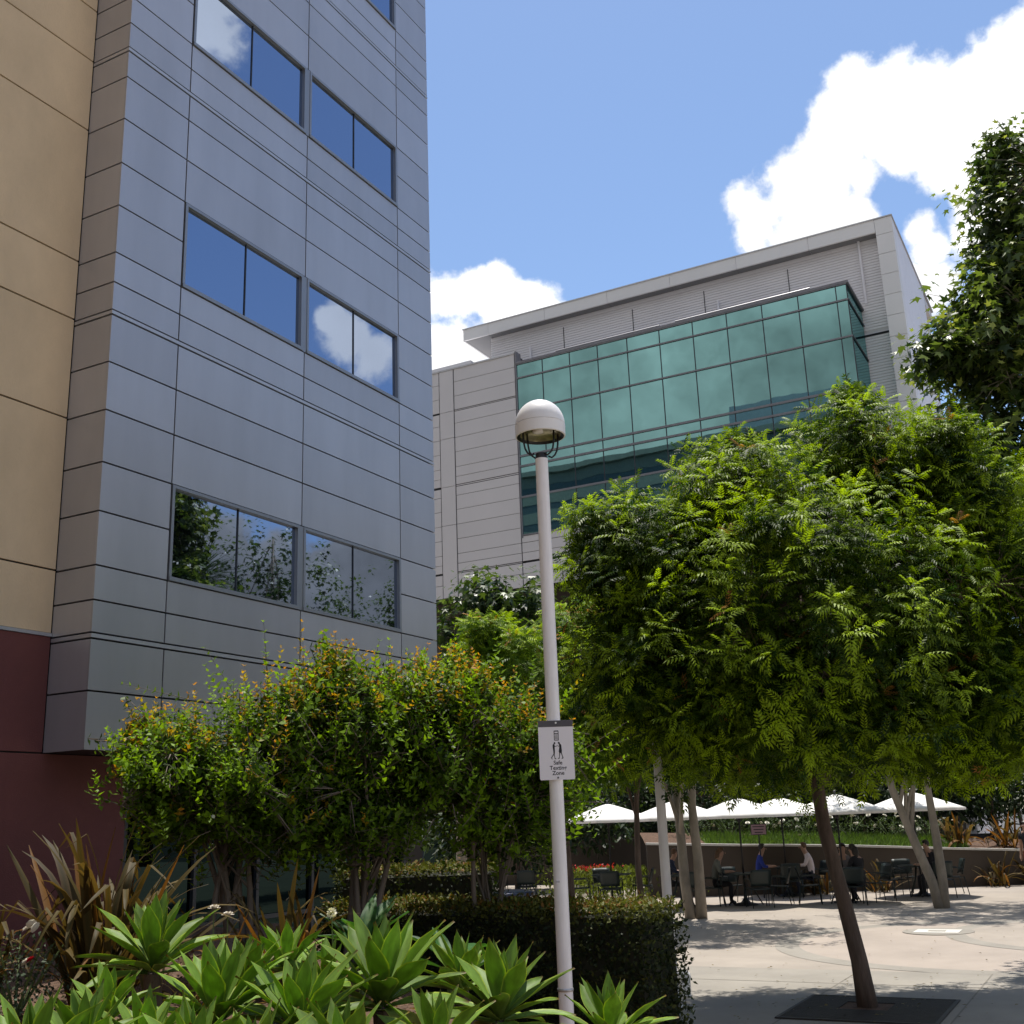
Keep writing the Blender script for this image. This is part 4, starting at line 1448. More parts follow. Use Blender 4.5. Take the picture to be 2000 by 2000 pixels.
# ------------------------------------------------------------------ roses and ground cover
def bloom_mesh(m, seed):
    r_ = random.Random(seed)
    b = MB()
    for layer, (n, rad, h) in enumerate(((5, .030, .032), (6, .048, .024), (7, .060, .008))):
        for i in range(n):
            a_ = 6.283 * i / n + layer * .5 + r_.uniform(-.2, .2)
            c_, s_ = math.cos(a_), math.sin(a_)
            w_ = rad * .75
            pts = [(0.004, 0, 0), (rad * .6, w_ * .7, h * .6), (rad * .6, -w_ * .7, h * .6), (rad, w_ * .5, h * 1.1), (rad, -w_ * .5, h * 1.1), (rad * 1.05, 0, h * 1.25)]
            b.add([(x * c_ - y * s_, x * s_ + y * c_, z) for x, y, z in pts], [(0, 2, 1), (1, 2, 4, 3), (3, 4, 5)])
    me_o = b.build('bloom', m, None, smooth=True)
    me = me_o.data
    bpy.data.objects.remove(me_o)
    return me


BLW, BLR, BLB = bloom_mesh(M['petal'], 1), bloom_mesh(M['petalred'], 2), bloom_mesh(M['bud'], 3)


def rose_bush(label, x, y, z, rad, h, nleaf, blooms, leaf=.05, group=None, tint=(.05, .09, .025), bscale=1.0, meshes=None):
    t = thing('rose_bush', label, 'shrub', (x, y, z), group)
    b = MB()
    for i in range(7):
        a_ = i * .9
        b.tube([(x, y, z - .02), (x + math.cos(a_) * rad * .4, y + math.sin(a_) * rad * .4, z + h * .5),
                (x + math.cos(a_) * rad * .8, y + math.sin(a_) * rad * .8, z + h * .95)], [.012, .009, .005], 5, cap=False)
    b.build('stems', M['stem'], t)
    u = nrmz(rng.normal(size=(nleaf, 3))) * (rng.random(nleaf) ** .4)[:, None]
    pos = np.array([x, y, z + h * .55]) + u * [rad, rad, h * .45]
    leaf_mesh('foliage', OVATE[0], OVATE[1], pos, rng.normal(size=(nleaf, 3)) + u, zu + rng.normal(size=(nleaf, 3)) * .5, rng.uniform(.6, 1.2, nleaf) * leaf,
              np.array(tint) * rng.uniform(.5, 1.5, (nleaf, 1)), M['leaf_h'], t)
    for i, (bx, by, bzz) in enumerate(blooms):
        o = bpy.data.objects.new('bloom', (meshes or [BLW])[i % len(meshes or [BLW])])
        COL.objects.link(o)
        o.parent = t
        o.matrix_basis = Matrix.Translation((bx - x, by - y, bzz - z)) @ Matrix.Rotation(random.uniform(0, 6), 4, 'Z') @ \
            Matrix.Rotation(random.uniform(.2, 1.1), 4, 'Y') @ Matrix.Diagonal((bscale,) * 3 + (1,))
    return t


p = at(35, 1900, 8.3)
zb = bed_h(p[0], p[1])
rose_bush('rose bush with white blooms and one red, at the left edge below the maroon wall', p[0], p[1], zb, .42, .55, 900,
          [at(62, 1806, 8.1), at(54, 1815, 8.2), at(70, 1812, 8.0), at(52, 1880, 8.0), at(60, 1876, 7.9)], .038, None, (.06, .085, .05), .6, [BLW, BLB, BLW, BLW, BLR])
p = at(30, 1930, 7.8)
b = thing('ground_cover', 'low pale green ground cover on the mulch at the left edge', 'ground cover', (p[0], p[1], bed_h(p[0], p[1])))
n_ = 2600
q = np.c_[p[0] + rng.normal(size=n_) * .35, p[1] + rng.normal(size=n_) * .35]
zq = np.array([bed_h(a_, c_) for a_, c_ in q]) + rng.random(n_) * .12
leaf_mesh('foliage', OVATE[0], OVATE[1], np.c_[q, zq], rng.normal(size=(n_, 3)), zu + rng.normal(size=(n_, 3)) * .4, rng.uniform(.015, .035, n_),
          np.array([.10, .135, .085]) * rng.uniform(.5, 1.3, (n_, 1)), M['leaf_h'], b)
# single round flower head on a stem
p = at(648, 1783, 7.6)
zb = bed_h(p[0], p[1])
fl = thing('round_flower', 'single round white flower head on a thin stem above the agaves', 'flower', (p[0], p[1], zb))
MB().tube([(p[0], p[1], zb), (p[0] + .02, p[1], (zb + p[2]) / 2), tuple(p)], [.006, .005, .004], 6).build('stem', M['stem'], fl)
n_ = 150
u = nrmz(rng.normal(size=(n_, 3)))
leaf_mesh('petals', OVATE[0], OVATE[1], p + u * .018, u, np.roll(u, 1, 1), np.full(n_, .018), np.tile([[.75, .72, .62]], (n_, 1)), M['leaf_h'], fl)
for px, py, D, lab in ((418, 1775, 8.2, 'cream rosebud above the orange flax blades'), (445, 1788, 8.2, 'small white bloom at the right of the orange flax blades')):
    p = at(px, py, D)
    zb = bed_h(p[0], p[1])
    t = thing('small_rose', lab, 'flower', (p[0], p[1], zb))
    MB().tube([(p[0], p[1], zb), tuple(p)], [.005, .004], 5).build('stem', M['stem'], t)
    o = bpy.data.objects.new('bloom', BLB)
    COL.objects.link(o)
    o.parent = t
    o.matrix_basis = Matrix.Translation((0, 0, p[2] - zb)) @ Matrix.Diagonal((.7, .7, .7, 1))
# fallen bark chips on the mulch
n_ = 7000
s_ = rng.uniform(-5, 1.2, n_)
d_ = rng.uniform(4.5, 12, n_)
xy = s_[:, None] * rt[:2] + d_[:, None] * fw[:2]
zc = np.array([bed_h(a_, c_) for a_, c_ in xy])
k = (zc > .05) & (xy[:, 1] < 11.0)
xy, zc = xy[k], zc[k]
chips = leaf_mesh('bark_chips', [(0, 0, 0), (.4, .2, .05), (1, .05, 0), (.5, -.2, .03)], [(0, 3, 2, 1)], np.c_[xy, zc + .012], rng.normal(size=(len(xy), 3)) * [1, 1, .25],
                  zu + rng.normal(size=(len(xy), 3)) * .35, rng.uniform(.02, .07, len(xy)), np.array([.17, .10, .06]) * rng.uniform(.4, 1.5, (len(xy), 1)), M['leaf_b'], None)
tag(chips, 'brown bark chips strewn over the planting bed', 'mulch', kind='stuff')

# ------------------------------------------------------------------ lamp posts
PX, PY = 8.615, 4.25


def lamp_post(label, x, y, ztop, r=.058):
    t = thing('lamp_post', label, 'lamp post', (x, y, 0))
    MB().tube([(x, y, -.1), (x, y, ztop)], [r * 1.02, r * .98], 28, cap=False).build('pole', M['polepaint'], t, smooth=True)
    MB().tube([(x, y, -.02), (x, y, .04)], [r * 1.9, r * 1.8], 20).build('base_plate', M['polepaint'], t)
    MB().tube([(x, y, ztop - .015), (x, y, ztop + .05)], [r * .95, r * .9], 20).build('collar', M['black'], t)
    zr = ztop + .21
    hd = MB()
    Rr = .226
    prof = [(Rr - .012, .0), (Rr, .004), (Rr + .002, .105)]
    prof += [(Rr + .002, .107), (Rr - .007, .108), (Rr - .007, .113), (Rr, .114)]
    for k in range(11):
        a_ = R(90 * k / 10)
        prof.append((Rr * math.cos(a_) if k < 10 else .001, .114 + .235 * math.sin(a_)))
    hd.lathe(prof, 40, (x, y, zr))
    h_ = hd.build('lamp_head', M['white'], t, smooth=True)
    es = h_.modifiers.new('edge', 'EDGE_SPLIT')
    es.split_angle = R(40)
    MB().lathe([(Rr - .012, 0), (Rr - .035, .012), (Rr - .04, .02)], 40, (x, y, zr)).build('gasket', M['black'], h_, smooth=True)
    MB().lathe([(Rr - .04, .02), (Rr - .06, .035), (.10, .06), (.001, .065)], 40, (x, y, zr)).build('lens', M['lampdark'], h_, smooth=True)
    b = MB()
    b.lathe([(.045, .055), (.05, .03), (.03, .022), (.001, .022)], 18, (x - .05, y, zr))
    b.build('bulb_holder', M['white'], h_, smooth=True)
    fx, fy = rt[0], rt[1]
    for sg in (-1, 1):
        for e in (-.022, .022):
            pts = []
            for (s_, z_) in ((.045, .01), (.075, -.005), (.105, .02), (.125, .06), (.135, .12), (.14, .24)):
                ox = fx * s_ * sg + fw[0] * e * 2 + fx * e * .9
                oy = fy * s_ * sg + fw[1] * e * 2 + fy * e * .9
                pts.append((x + ox, y + oy, ztop + .03 + z_))
            MB().tube(pts, .0085, 8).build('arm', M['black'], t, smooth=True)
    return t


def straps(t, x, y, zs, r):
    for z_ in zs:
        MB().lathe([(r + .001, -.012), (r + .005, -.011), (r + .005, .011), (r + .001, .012)], 28, (x, y, z_)).build('strap', M['trim'], t, smooth=True)


L1 = lamp_post('white lamp post with a domed head carrying the texting zone sign', PX, PY, 5.34)
lamp_post('white lamp post further back, its top hidden in the feathery tree', 13.43, 5.2, 5.2)
straps(L1, PX, PY, (2.58, 2.95, .9), .0585)
# small number label on the near pole
pl = at(1089.5, 1708, 9.54)
tgt = Vector((-fw[0], -fw[1], 0))
fr = Matrix(((rt[0], 0, -fw[0]), (rt[1], 0, -fw[1]), (0, 1, 0)))     # columns: right, up, toward viewer


def face_box(b, c, w_, h_, d_, mi=0, M3=fr):
    """box of width w_, height h_ facing the viewer side, its front d_ in front of point c"""
    vs = []
    for dz in (0, d_):
        for (sx, sy) in ((-1, -1), (1, -1), (1, 1), (-1, 1)):
            vs.append(Vector(c) + M3 @ Vector((sx * w_ / 2, sy * h_ / 2, dz)))
    b.add(vs, [(0, 3, 2, 1), (4, 5, 6, 7), (0, 1, 5, 4), (1, 2, 6, 5), (2, 3, 7, 6), (3, 0, 4, 7)], mi)


c0 = Vector((PX, PY, 1.72)) + fr @ Vector((-.022, 0, .052))
b = MB()
face_box(b, c0, .034, .028, .004)
lbl = b.build('number_label', M['signwhite'], L1)
b = MB()
for dx in (-.009, 0, .009):
    face_box(b, c0 + fr @ Vector((dx, 0, .004)), .004, .014, .001)
face_box(b, c0 + fr @ Vector((-.0155, 0, .004)), .002, .024, .001)
b.build('label_marks', M['ink'], lbl)

# ------------------------------------------------------------------ the sign
ang = R(4)
SR = Matrix.Rotation(ang, 3, 'Z') @ fr
sc0 = Vector((PX, PY, 2.765)) + fr @ Vector((.012, 0, .066))
SW, SH = .292, .485
sg = thing('texting_sign', 'white sign reading Safe Texting Zone with two walking figures, on the lamp post', 'sign', tuple(sc0))


def sp(u_, v_, d_):
    return sc0 + SR @ Vector((u_, v_, d_))


def rounded(w_, h_, r_, y0=0, corners=(1, 1, 1, 1)):
    pts = []
    for k, (cx_, cy_, a0) in enumerate(((w_ / 2, -h_ / 2, -90), (w_ / 2, h_ / 2, 0), (-w_ / 2, h_ / 2, 90), (-w_ / 2, -h_ / 2, 180))):
        rr = r_ if corners[k] else .0005
        sx, sy = (1 if cx_ > 0 else -1), (1 if cy_ > 0 else -1)
        for q in range(5):
            a_ = R(a0 + 90 * q / 4)
            pts.append((cx_ - sx * rr + rr * math.cos(a_), y0 + cy_ - sy * rr + rr * math.sin(a_)))
    return pts


def plate(name, poly, d0, d1, m, parent):
    n = len(poly)
    vs = [sp(x, y, d0) for x, y in poly] + [sp(x, y, d1) for x, y in poly]
    fs = [tuple(range(n))[::-1], tuple(range(n, 2 * n))] + [(i, (i + 1) % n, n + (i + 1) % n, n + i) for i in range(n)]
    return MB().add(vs, fs).build(name, m, parent)


plate('board', rounded(SW, SH, .012), 0, .004, M['signwhite'], sg)
plate('header_strip', rounded(SW - .002, .052, .010, SH / 2 - .0265, (0, 1, 1, 0)), .0045, .0055, M['signgrey'], sg)
for v_, m_ in ((SH / 2 - .02, 'white'), (-SH / 2 + .017, 'signgrey')):
    plate('bolt', [(.008 * math.cos(R(a_)) + .004, v_ + .008 * math.sin(R(a_))) for a_ in range(0, 360, 36)], .0055, .0085, M[m_], sg)
# pictogram: phone
U0 = .004
ph = rounded(.040, .082, .005, .118)
plate('phone_symbol', [(x + U0, y) for x, y in ph], .0042, .0050, M['ink'], sg)
plate('phone_screen', [(U0 - .014, .138), (U0 + .014, .138), (U0 + .014, .150), (U0 - .014, .150)], .0051, .0056, M['signwhite'], sg)
plate('phone_screen', [(U0 - .0145, .083), (U0 + .0145, .083), (U0 + .0145, .131), (U0 - .0145, .131)], .0051, .0056, M['signwhite'], sg)
for r_ in range(4):
    for c_ in range(3):
        x0, y0 = U0 - .0085 + c_ * .0085, .123 - r_ * .0105
        plate('phone_key', [(x0 - .003, y0 - .0035), (x0 + .003, y0 - .0035), (x0 + .003, y0 + .0035), (x0 - .003, y0 + .0035)], .0057, .0061, M['signgrey'], sg)
man = [(-12, 143), (-6, 142), (-2, 137), (-2, 131), (-6, 126), (-10, 124), (-8, 118), (-8, 108), (4, 105), (16, 112), (17, 115), (4, 109), (-8, 103), (-9, 92), (-8, 70), (-9, 52),
       (-12, 36), (-8, 12), (-2, 4), (4, 2), (4, 0), (-12, 0), (-15, 20), (-18, 36), (-30, 20), (-36, 10), (-30, 2), (-33, -1), (-42, 9), (-42, 13),
       (-32, 28), (-21, 44), (-22, 70), (-25, 95), (-26, 112), (-24, 122), (-17, 127), (-15, 135)]
woman = [(30, 143), (24, 142), (20, 137), (21, 131), (26, 127), (29, 122), (30, 112), (24, 108), (16, 114), (15, 112), (24, 104), (31, 106), (29, 88), (25, 62), (26, 56), (29, 52),
         (28, 40), (27, 16), (18, 6), (14, 4), (14, 2), (28, 2), (32, 20), (37, 50), (42, 50), (50, 28), (54, 12), (46, 4), (46, 2), (60, 3), (62, 12), (56, 30), (50, 52), (52, 70),
         (50, 92), (49, 112), (46, 122), (38, 128), (36, 137)]
for nm, pts in (('man_symbol', man), ('woman_symbol', woman)):
    plate(nm, [(U0 - .009 + x * .00098, -.075 + y * .00098) for x, y in pts][::-1], .0042, .0050, M['ink'], sg)


def text(word, u_, v_, size, parent, d_=.0043):
    cu = bpy.data.curves.new('word', 'FONT')
    cu.body = word
    cu.size = size
    cu.align_x = 'CENTER'
    cu.offset = size * .02
    cu.resolution_u = 3
    tmp = bpy.data.objects.new('tmp', cu)
    COL.objects.link(tmp)
    dg = bpy.context.evaluated_depsgraph_get()
    me = bpy.data.meshes.new_from_object(tmp.evaluated_get(dg))
    bpy.data.objects.remove(tmp)
    me.materials.clear()
    me.materials.append(M['ink'])
    o = link('lettering', me, parent)
    m4 = SR.to_4x4()
    m4.translation = sp(u_, v_, d_)
    o.matrix_basis = m4
    o['label'] = 'black word ' + word
    return o


text('Safe', U0 + .004, -.119, .046, sg)
text('Texting', U0 + .004, -.161, .046, sg)
text('Zone', U0 + .004, -.203, .046, sg)

# ------------------------------------------------------------------ plaza fittings
# tree grate: frame and cast bars
tg = thing('tree_grate', 'square black iron tree grate around the nearest trunk', 'tree grate', (13.96, 3.05, 0))
gx0, gx1, gy0, gy1 = 13.12, 14.82, 2.2, 3.92
fb = MB()
for a_ in ((gx0, gx1, gy0, gy0 + .04), (gx0, gx1, gy1 - .04, gy1), (gx0, gx0 + .04, gy0 + .04, gy1 - .04), (gx1 - .04, gx1, gy0 + .04, gy1 - .04)):
    fb.box(*a_, .007, .022)
fb.build('frame', M['grate'], tg)
MB().box(gx0 + .04, gx1 - .04, gy0 + .04, gy1 - .04, .0075, .009).build('soil_pit', M['soil'], tg)
for i in range(38):
    x0 = gx0 + .05 + i * .0422
    if abs(x0 - 14.13) < .26:
        for ya, yb in ((gy0 + .04, 2.85), (3.4, gy1 - .04)):
            MB().box(x0, x0 + .022, ya, yb, .0095, .02).build('bar', M['grate'], tg)
    else:
        MB().box(x0, x0 + .022, gy0 + .04, gy1 - .04, .0095, .02).build('bar', M['grate'], tg)
# utility cover set in the paving
uc = thing('utility_cover', 'dark round utility cover with a pale rectangular plate set in the plaza', 'cover', (22.6, 3.58, 0))
MB().lathe([(.62, .009), (.62, .016), (.001, .016)], 36, (22.6, 3.58, 0)).build('ring', M['concgrey'], uc)
MB().box(22.3, 22.9, 3.2, 3.98, .0165, .022).build('plate', M['plate'], uc)
MB().box(22.5, 22.7, 3.45, 3.75, .0225, .025).build('inner_plate', M['concgrey'], uc)
# path light by the hedge
bl = thing('path_light', 'small white domed path light at the foot of the hedge', 'light', (14.45, 5.45, 0))
MB().lathe([(.085, 0), (.085, .2), (.08, .21)], 20, (14.45, 5.45, 0)).build('post', M['white'], bl, smooth=True)
MB().lathe([(.095, .205), (.095, .235), (.08, .275), (.045, .30), (.001, .31)], 20, (14.45, 5.45, 0)).build('dome', M['white'], bl, smooth=True)
# waste bin
wx, wy = 19.3, 10.55
wb = thing('waste_bin', 'dark blue round bin with a wide rim beyond the long hedge', 'bin', (wx, wy, 0))
MB().lathe([(.30, 0), (.33, .1), (.35, .85), (.001, .85)], 28, (wx, wy, 0)).build('body', M['bin'], wb, smooth=True)
MB().lathe([(.36, .85), (.42, .88), (.42, .93), (.34, .97), (.20, .92), (.001, .9)], 28, (wx, wy, 0)).build('rim', M['bin'], wb, smooth=True)

# ------------------------------------------------------------------ umbrellas, tables, chairs


def make_umbrella():
    t = thing('patio_umbrella', 'x', 'umbrella')
    n, rr, ze, zt = 8, 1.32, 2.14, 2.58
    vs, fs = [], []
    nr_ = 6
    for i in range(n * 4):
        a_ = 2 * math.pi * i / (n * 4)
        f_ = (i % 4) / 4
        sag = 1 - .075 * math.sin(math.pi * f_)
        for k in range(nr_ + 1):
            q = k / nr_
            r_ = rr * q * (1 - (1 - sag) * q)
            z_ = zt - (zt - ze) * (q ** 1.12) - .05 * math.sin(math.pi * f_) * math.sin(math.pi * min(q, .95)) * .6
            vs.append((r_ * math.cos(a_), r_ * math.sin(a_), z_))
    m_ = n * 4
    for i in range(m_):
        for k in range(nr_):
            a0 = i * (nr_ + 1) + k
            b0 = ((i + 1) % m_) * (nr_ + 1) + k
            fs.append((a0, a0 + 1, b0 + 1, b0))
    cn = MB().add(vs, fs)
    rim = [vs[i * (nr_ + 1) + nr_] for i in range(m_)]
    low = [(x * 1.0, y * 1.0, z - .055) for x, y, z in rim]
    co = cn.build('canopy', M['canvas'], t, smooth=True)
    so_ = co.modifiers.new('cloth', 'SOLIDIFY')
    so_.thickness = .004
    va = MB().add(rim + low, [(i, (i + 1) % m_, m_ + (i + 1) % m_, m_ + i) for i in range(m_)])
    va.build('valance', M['canvas'], co)
    MB().tube([(0, 0, 0), (0, 0, 2.57)], .022, 10).build('pole', M['black'], t, smooth=True)
    MB().lathe([(.30, 0), (.30, .03), (.12, .07), (.05, .16), (.022, .2)], 20).build('base', M['black'], t, smooth=True)
    MB().lathe([(.001, 2.67), (.03, 2.65), (.02, 2.60), (.05, 2.57)], 10).build('finial', M['black'], t)
    for i in range(n):
        a_ = 2 * math.pi * i / n
        c_, s_ = math.cos(a_), math.sin(a_)
        MB().tube([(.03 * c_, .03 * s_, 2.53), (.66 * c_, .66 * s_, 2.35), (1.28 * c_, 1.28 * s_, 2.11)], .009, 5).build('rib', M['black'], t)
        MB().tube([(.03 * c_, .03 * s_, 2.02), (.66 * c_, .66 * s_, 2.34)], .007, 5).build('strut', M['black'], t)
    MB().lathe([(.04, 1.98), (.045, 2.06), (.022, 2.08)], 10).build('hub', M['black'], t)
    return t


def make_table():
    t = thing('patio_table', 'x', 'table')
    MB().lathe([(.03, .73), (.53, .73), (.55, .742), (.53, .755), (.03, .755)], 28).build('tabletop', M['chair'], t, smooth=True)
    for i in range(4):
        a_ = i * math.pi / 2 + .4
        c_, s_ = math.cos(a_), math.sin(a_)
        MB().tube([(.12 * c_, .12 * s_, .73), (.2 * c_, .2 * s_, .4), (.42 * c_, .42 * s_, .0)], .016, 7).build('leg', M['chair'], t, smooth=True)
    return t


def make_chair():
    """low metal patio chair facing +x"""
    t = thing('patio_chair', 'x', 'chair')
    s = MB()
    vs, fs = [], []
    for i in range(6):
        for j in range(6):
            x, y = -.22 + .46 * i / 5, -.24 + .48 * j / 5
            vs.append((x, y, .44 + .02 * (i / 5) - .018 * math.cos(y * 5)))
    for i in range(5):
        for j in range(5):
            a_ = i * 6 + j
            fs.append((a_, a_ + 6, a_ + 7, a_ + 1))
    so_ = s.add(vs, fs).build('seat', M['chair'], t, smooth=True)
    md = so_.modifiers.new('thick', 'SOLIDIFY')
    md.thickness = .02
    s = MB()
    vs, fs = [], []
    for i in range(6):
        for j in range(6):
            z_, y = .50 + .38 * i / 5, -.25 + .50 * j / 5
            vs.append((-.22 - .10 * (i / 5) + .5 * y * y, y, z_ - .18 * y * y * (i / 5)))
    for i in range(5):
        for j in range(5):
            a_ = i * 6 + j
            fs.append((a_, a_ + 1, a_ + 7, a_ + 6))
    so_ = s.add(vs, fs).build('backrest', M['chair'], t, smooth=True)
    md = so_.modifiers.new('thick', 'SOLIDIFY')
    md.thickness = .018
    for sg_ in (-1, 1):
        y = .26 * sg_
        MB().tube([(.24, y, 0), (.22, y, .45)], .012, 7).build('leg', M['chair'], t, smooth=True)
        MB().tube([(-.30, y, 0), (-.22, y, .45)], .012, 7).build('leg', M['chair'], t, smooth=True)
        MB().tube([(.22, y, .44), (.21, y, .64), (.14, y, .67), (-.18, y, .66), (-.24, y, .60)], .013, 7).build('armrest', M['chair'], t, smooth=True)
    return t


U = make_umbrella()
T_ = make_table()
Cc = make_chair()
used = dict(u=0, t=0, c=0)


def place(proto, key, x, y, rz, label, group):
    o = proto if not used[key] else copy_tree(proto)
    used[key] += 1
    o['label'] = label
    o['group'] = group
    return o, (x, y, rz)


pend = []
SPOTS = [((28.53, 8.98), 'umbrella nearest the pink notice', 'nwes'),
         ((31.63, 8.75), 'umbrella behind the pink notice', 'nes'),
         ((29.3, 6.7), 'umbrella hidden by the near trunk', 'nwes'),
         ((31.49, 5.24), 'rightmost umbrella by the forked trunk', 'nwes'),
         ((28.0, 10.45), 'umbrella right of the second lamp post', 'ne'),
         ((28.9, 12.74), 'umbrella left of the second lamp post', 'nwes'),
         ((30.0, 15.9), 'leftmost umbrella beside the white column', 'nw')]
side = {'n': ('nearest side', R(180 + 27)), 's': ('far side', R(27)), 'w': ('left side', R(117)), 'e': ('right side', R(-63))}
for i, ((x, y), lab, sd4) in enumerate(SPOTS):
    pend.append(place(U, 'u', x, y, .35 * i, 'white patio umbrella over a table, ' + lab, 'white patio umbrellas'))
    pend.append(place(T_, 't', x, y, .2 * i, 'dark round patio table under ' + lab, 'round patio tables'))
    for c_ in sd4:
        nm, a_ = side[c_]
        a_ += random.uniform(-.3, .3)
        r_ = random.uniform(.72, .85)
        pend.append(place(Cc, 'c', x + r_ * math.cos(a_), y + r_ * math.sin(a_), a_ + math.pi + random.uniform(-.25, .25),
                          'dark chair, %s of table under %s' % (nm, lab), 'patio chairs'))
for o, (x, y, rz) in pend:
    o.location = (x, y, 0.005)
    o.rotation_euler = (0, 0, rz)


# ------------------------------------------------------------------ people
def person(label, x, y, z, rz, shirt, pants, hair='hair', pose='sit', long_hair=False, lean=0.0):
    t = thing('person', label, 'person', (0, 0, 0))
    J, Ed, Rd, Pt = [], [], [], []

    def jn(p, r_, part, par=None):
        J.append(Vector(p))
        Rd.append(r_)
        Pt.append(part)
        if par is not None:
            Ed.append((par, len(J) - 1))
        return len(J) - 1
    if pose == 'sit':
        pel = jn((0, 0, .53), .135, 'pants')
        sp_ = jn((.02 + lean * .1, 0, .74), .12, 'shirt', pel)
        ch = jn((.04 + lean * .25, 0, .98), .13, 'shirt', sp_)
        nk = jn((.07 + lean * .34, 0, 1.13), .052, 'skin', ch)
        h1_ = jn((.10 + lean * .4, 0, 1.22), .082, 'skin', nk)
        jn((.10 + lean * .42, 0, 1.33), .075, 'skin', h1_)
        for s_ in (-1, 1):
            sh = jn((.03 + lean * .25, .17 * s_, 1.03), .062, 'shirt', ch)
            el = jn((.12 + lean * .25, .25 * s_, .80), .045, 'shirt', sh)
            wr = jn((.36 + lean * .2, .13 * s_, .80), .03, 'skin', el)
            pm = jn((.42 + lean * .2, .11 * s_, .80), .032, 'skin', wr)
            for f_ in range(4):
                k1 = jn((.47 + lean * .2, .11 * s_ + (f_ - 1.5) * .018, .80), .0095, 'skin', pm)
                jn((.50 + lean * .2 - .004 * abs(f_ - 1.3), .11 * s_ + (f_ - 1.5) * .02, .785), .0085, 'skin', k1)
            jn((.43 + lean * .2, .11 * s_ - .05 * s_, .815), .010, 'skin', pm)
            hp_ = jn((.06, .095 * s_, .50), .095, 'pants', pel)
            kn = jn((.44, .12 * s_, .51), .065, 'pants', hp_)
            an = jn((.42, .12 * s_, .10), .042, 'pants', kn)
            jn((.54, .13 * s_, .045), .038, 'shoe', an)
        hc = Vector((.10 + lean * .42, 0, 1.29))
    else:
        pel = jn((0, 0, .95), .13, 'pants')
        sp_ = jn((.0, 0, 1.15), .12, 'shirt', pel)
        ch = jn((.01, 0, 1.36), .135, 'shirt', sp_)
        nk = jn((.03, 0, 1.50), .052, 'skin', ch)
        h1_ = jn((.05, 0, 1.59), .082, 'skin', nk)
        jn((.05, 0, 1.70), .075, 'skin', h1_)
        for s_ in (-1, 1):
            sh = jn((0, .185 * s_, 1.41), .062, 'shirt', ch)
            el = jn((-.04 + .06 * s_, .24 * s_, 1.13), .044, 'skin', sh)
            wr = jn((.06 + .08 * s_, .24 * s_, .90), .03, 'skin', el)
            pm = jn((.08 + .08 * s_, .24 * s_, .83), .032, 'skin', wr)
            for f_ in range(4):
                k1 = jn((.06 + .08 * s_ + f_ * .016, .24 * s_, .775), .0095, 'skin', pm)
                jn((.065 + .08 * s_ + f_ * .016, .235 * s_, .745 + .004 * abs(f_ - 1.3)), .0085, 'skin', k1)
            jn((.13 + .08 * s_, .23 * s_, .80), .010, 'skin', pm)
            hp_ = jn((0, .095 * s_, .90), .1, 'pants', pel)
            kn = jn((.10 * s_ + .05, .1 * s_, .50), .062, 'pants', hp_)
            an = jn((.16 * s_ - .05, .1 * s_, .10), .042, 'skin', kn)
            jn((.16 * s_ + .09, .11 * s_, .04), .038, 'shoe', an)
        hc = Vector((.05, 0, 1.66))
    me = bpy.data.meshes.new('skeleton')
    me.from_pydata(J, Ed, [])
    o = bpy.data.objects.new('skeleton', me)
    COL.objects.link(o)
    sk = o.modifiers.new('skin', 'SKIN')
    sk.use_smooth_shade = True
    for i, v_ in enumerate(me.skin_vertices[0].data):
        v_.radius = (Rd[i] * 1.12, Rd[i] * (.85 if Pt[i] == 'shirt' and Rd[i] > .1 else 1.0))
        v_.use_root = (i == 0)
    su = o.modifiers.new('sub', 'SUBSURF')
    su.levels = su.render_levels = 1
    dg = bpy.context.evaluated_depsgraph_get()
    bm_ = bpy.data.meshes.new_from_object(o.evaluated_get(dg))
    bpy.data.objects.remove(o)
    mats = {'skin': 0, 'shirt': 1, 'pants': 2, 'shoe': 3}
    bm_.materials.clear()
    for m_ in (M['skin'], shirt, pants, M['shoe']):
        bm_.materials.append(m_)
    segs = [(J[a_], J[b_], Pt[b_] if (J[a_] - J[b_]).length < .13 or Pt[b_] == Pt[a_] else None, Pt[a_], Pt[b_]) for a_, b_ in Ed]
    for pg in bm_.polygons:
        c_ = pg.center
        best, bp = 9, 'shirt'
        for a_, b_, w_, pa, pb in segs:
            d_ = b_ - a_
            k = max(0, min(1, (c_ - a_).dot(d_) / max(d_.length_squared, 1e-9)))
            q = (a_ + d_ * k - c_).length
            if q < best:
                best, bp = q, (pa if k < .45 else pb)
        pg.material_index = mats[bp]
        pg.use_smooth = True
    bo = link('body', bm_, t)
    # hair cap and nose/ears
    hb = MB()
    prof = []
    vs, fs = [], []
    for i in range(7):
        el = R(-35 + 125 * i / 6)
        for j in range(14):
            az = 2 * math.pi * j / 14
            front = math.cos(az) > .35
            e2_ = max(el, R(28)) if front else el
            vs.append(hc + Vector((.098 * math.cos(e2_) * math.cos(az) - .012, .088 * math.cos(e2_) * math.sin(az), .10 * math.sin(e2_) + .01)))
    for i in range(6):
        for j in range(14):
            fs.append((i * 14 + j, i * 14 + (j + 1) % 14, (i + 1) * 14 + (j + 1) % 14, (i + 1) * 14 + j))
    hb.add(vs, fs)
    if long_hair:
        hb.tube([hc + Vector((-.07, 0, .02)), hc + Vector((-.10, 0, -.12)), hc + Vector((-.09, 0, -.28))], [.075, .085, .04], 10)
    hb.build('hair', M[hair], t, smooth=True)
    nb = MB()
    nb.tube([hc + Vector((.085, 0, -.02)), hc + Vector((.105, 0, -.055))], [.008, .014], 6)
    for s_ in (-1, 1):
        nb.tube([hc + Vector((.0, .085 * s_, -.02)), hc + Vector((-.005, .095 * s_, -.06))], [.016, .01], 6)
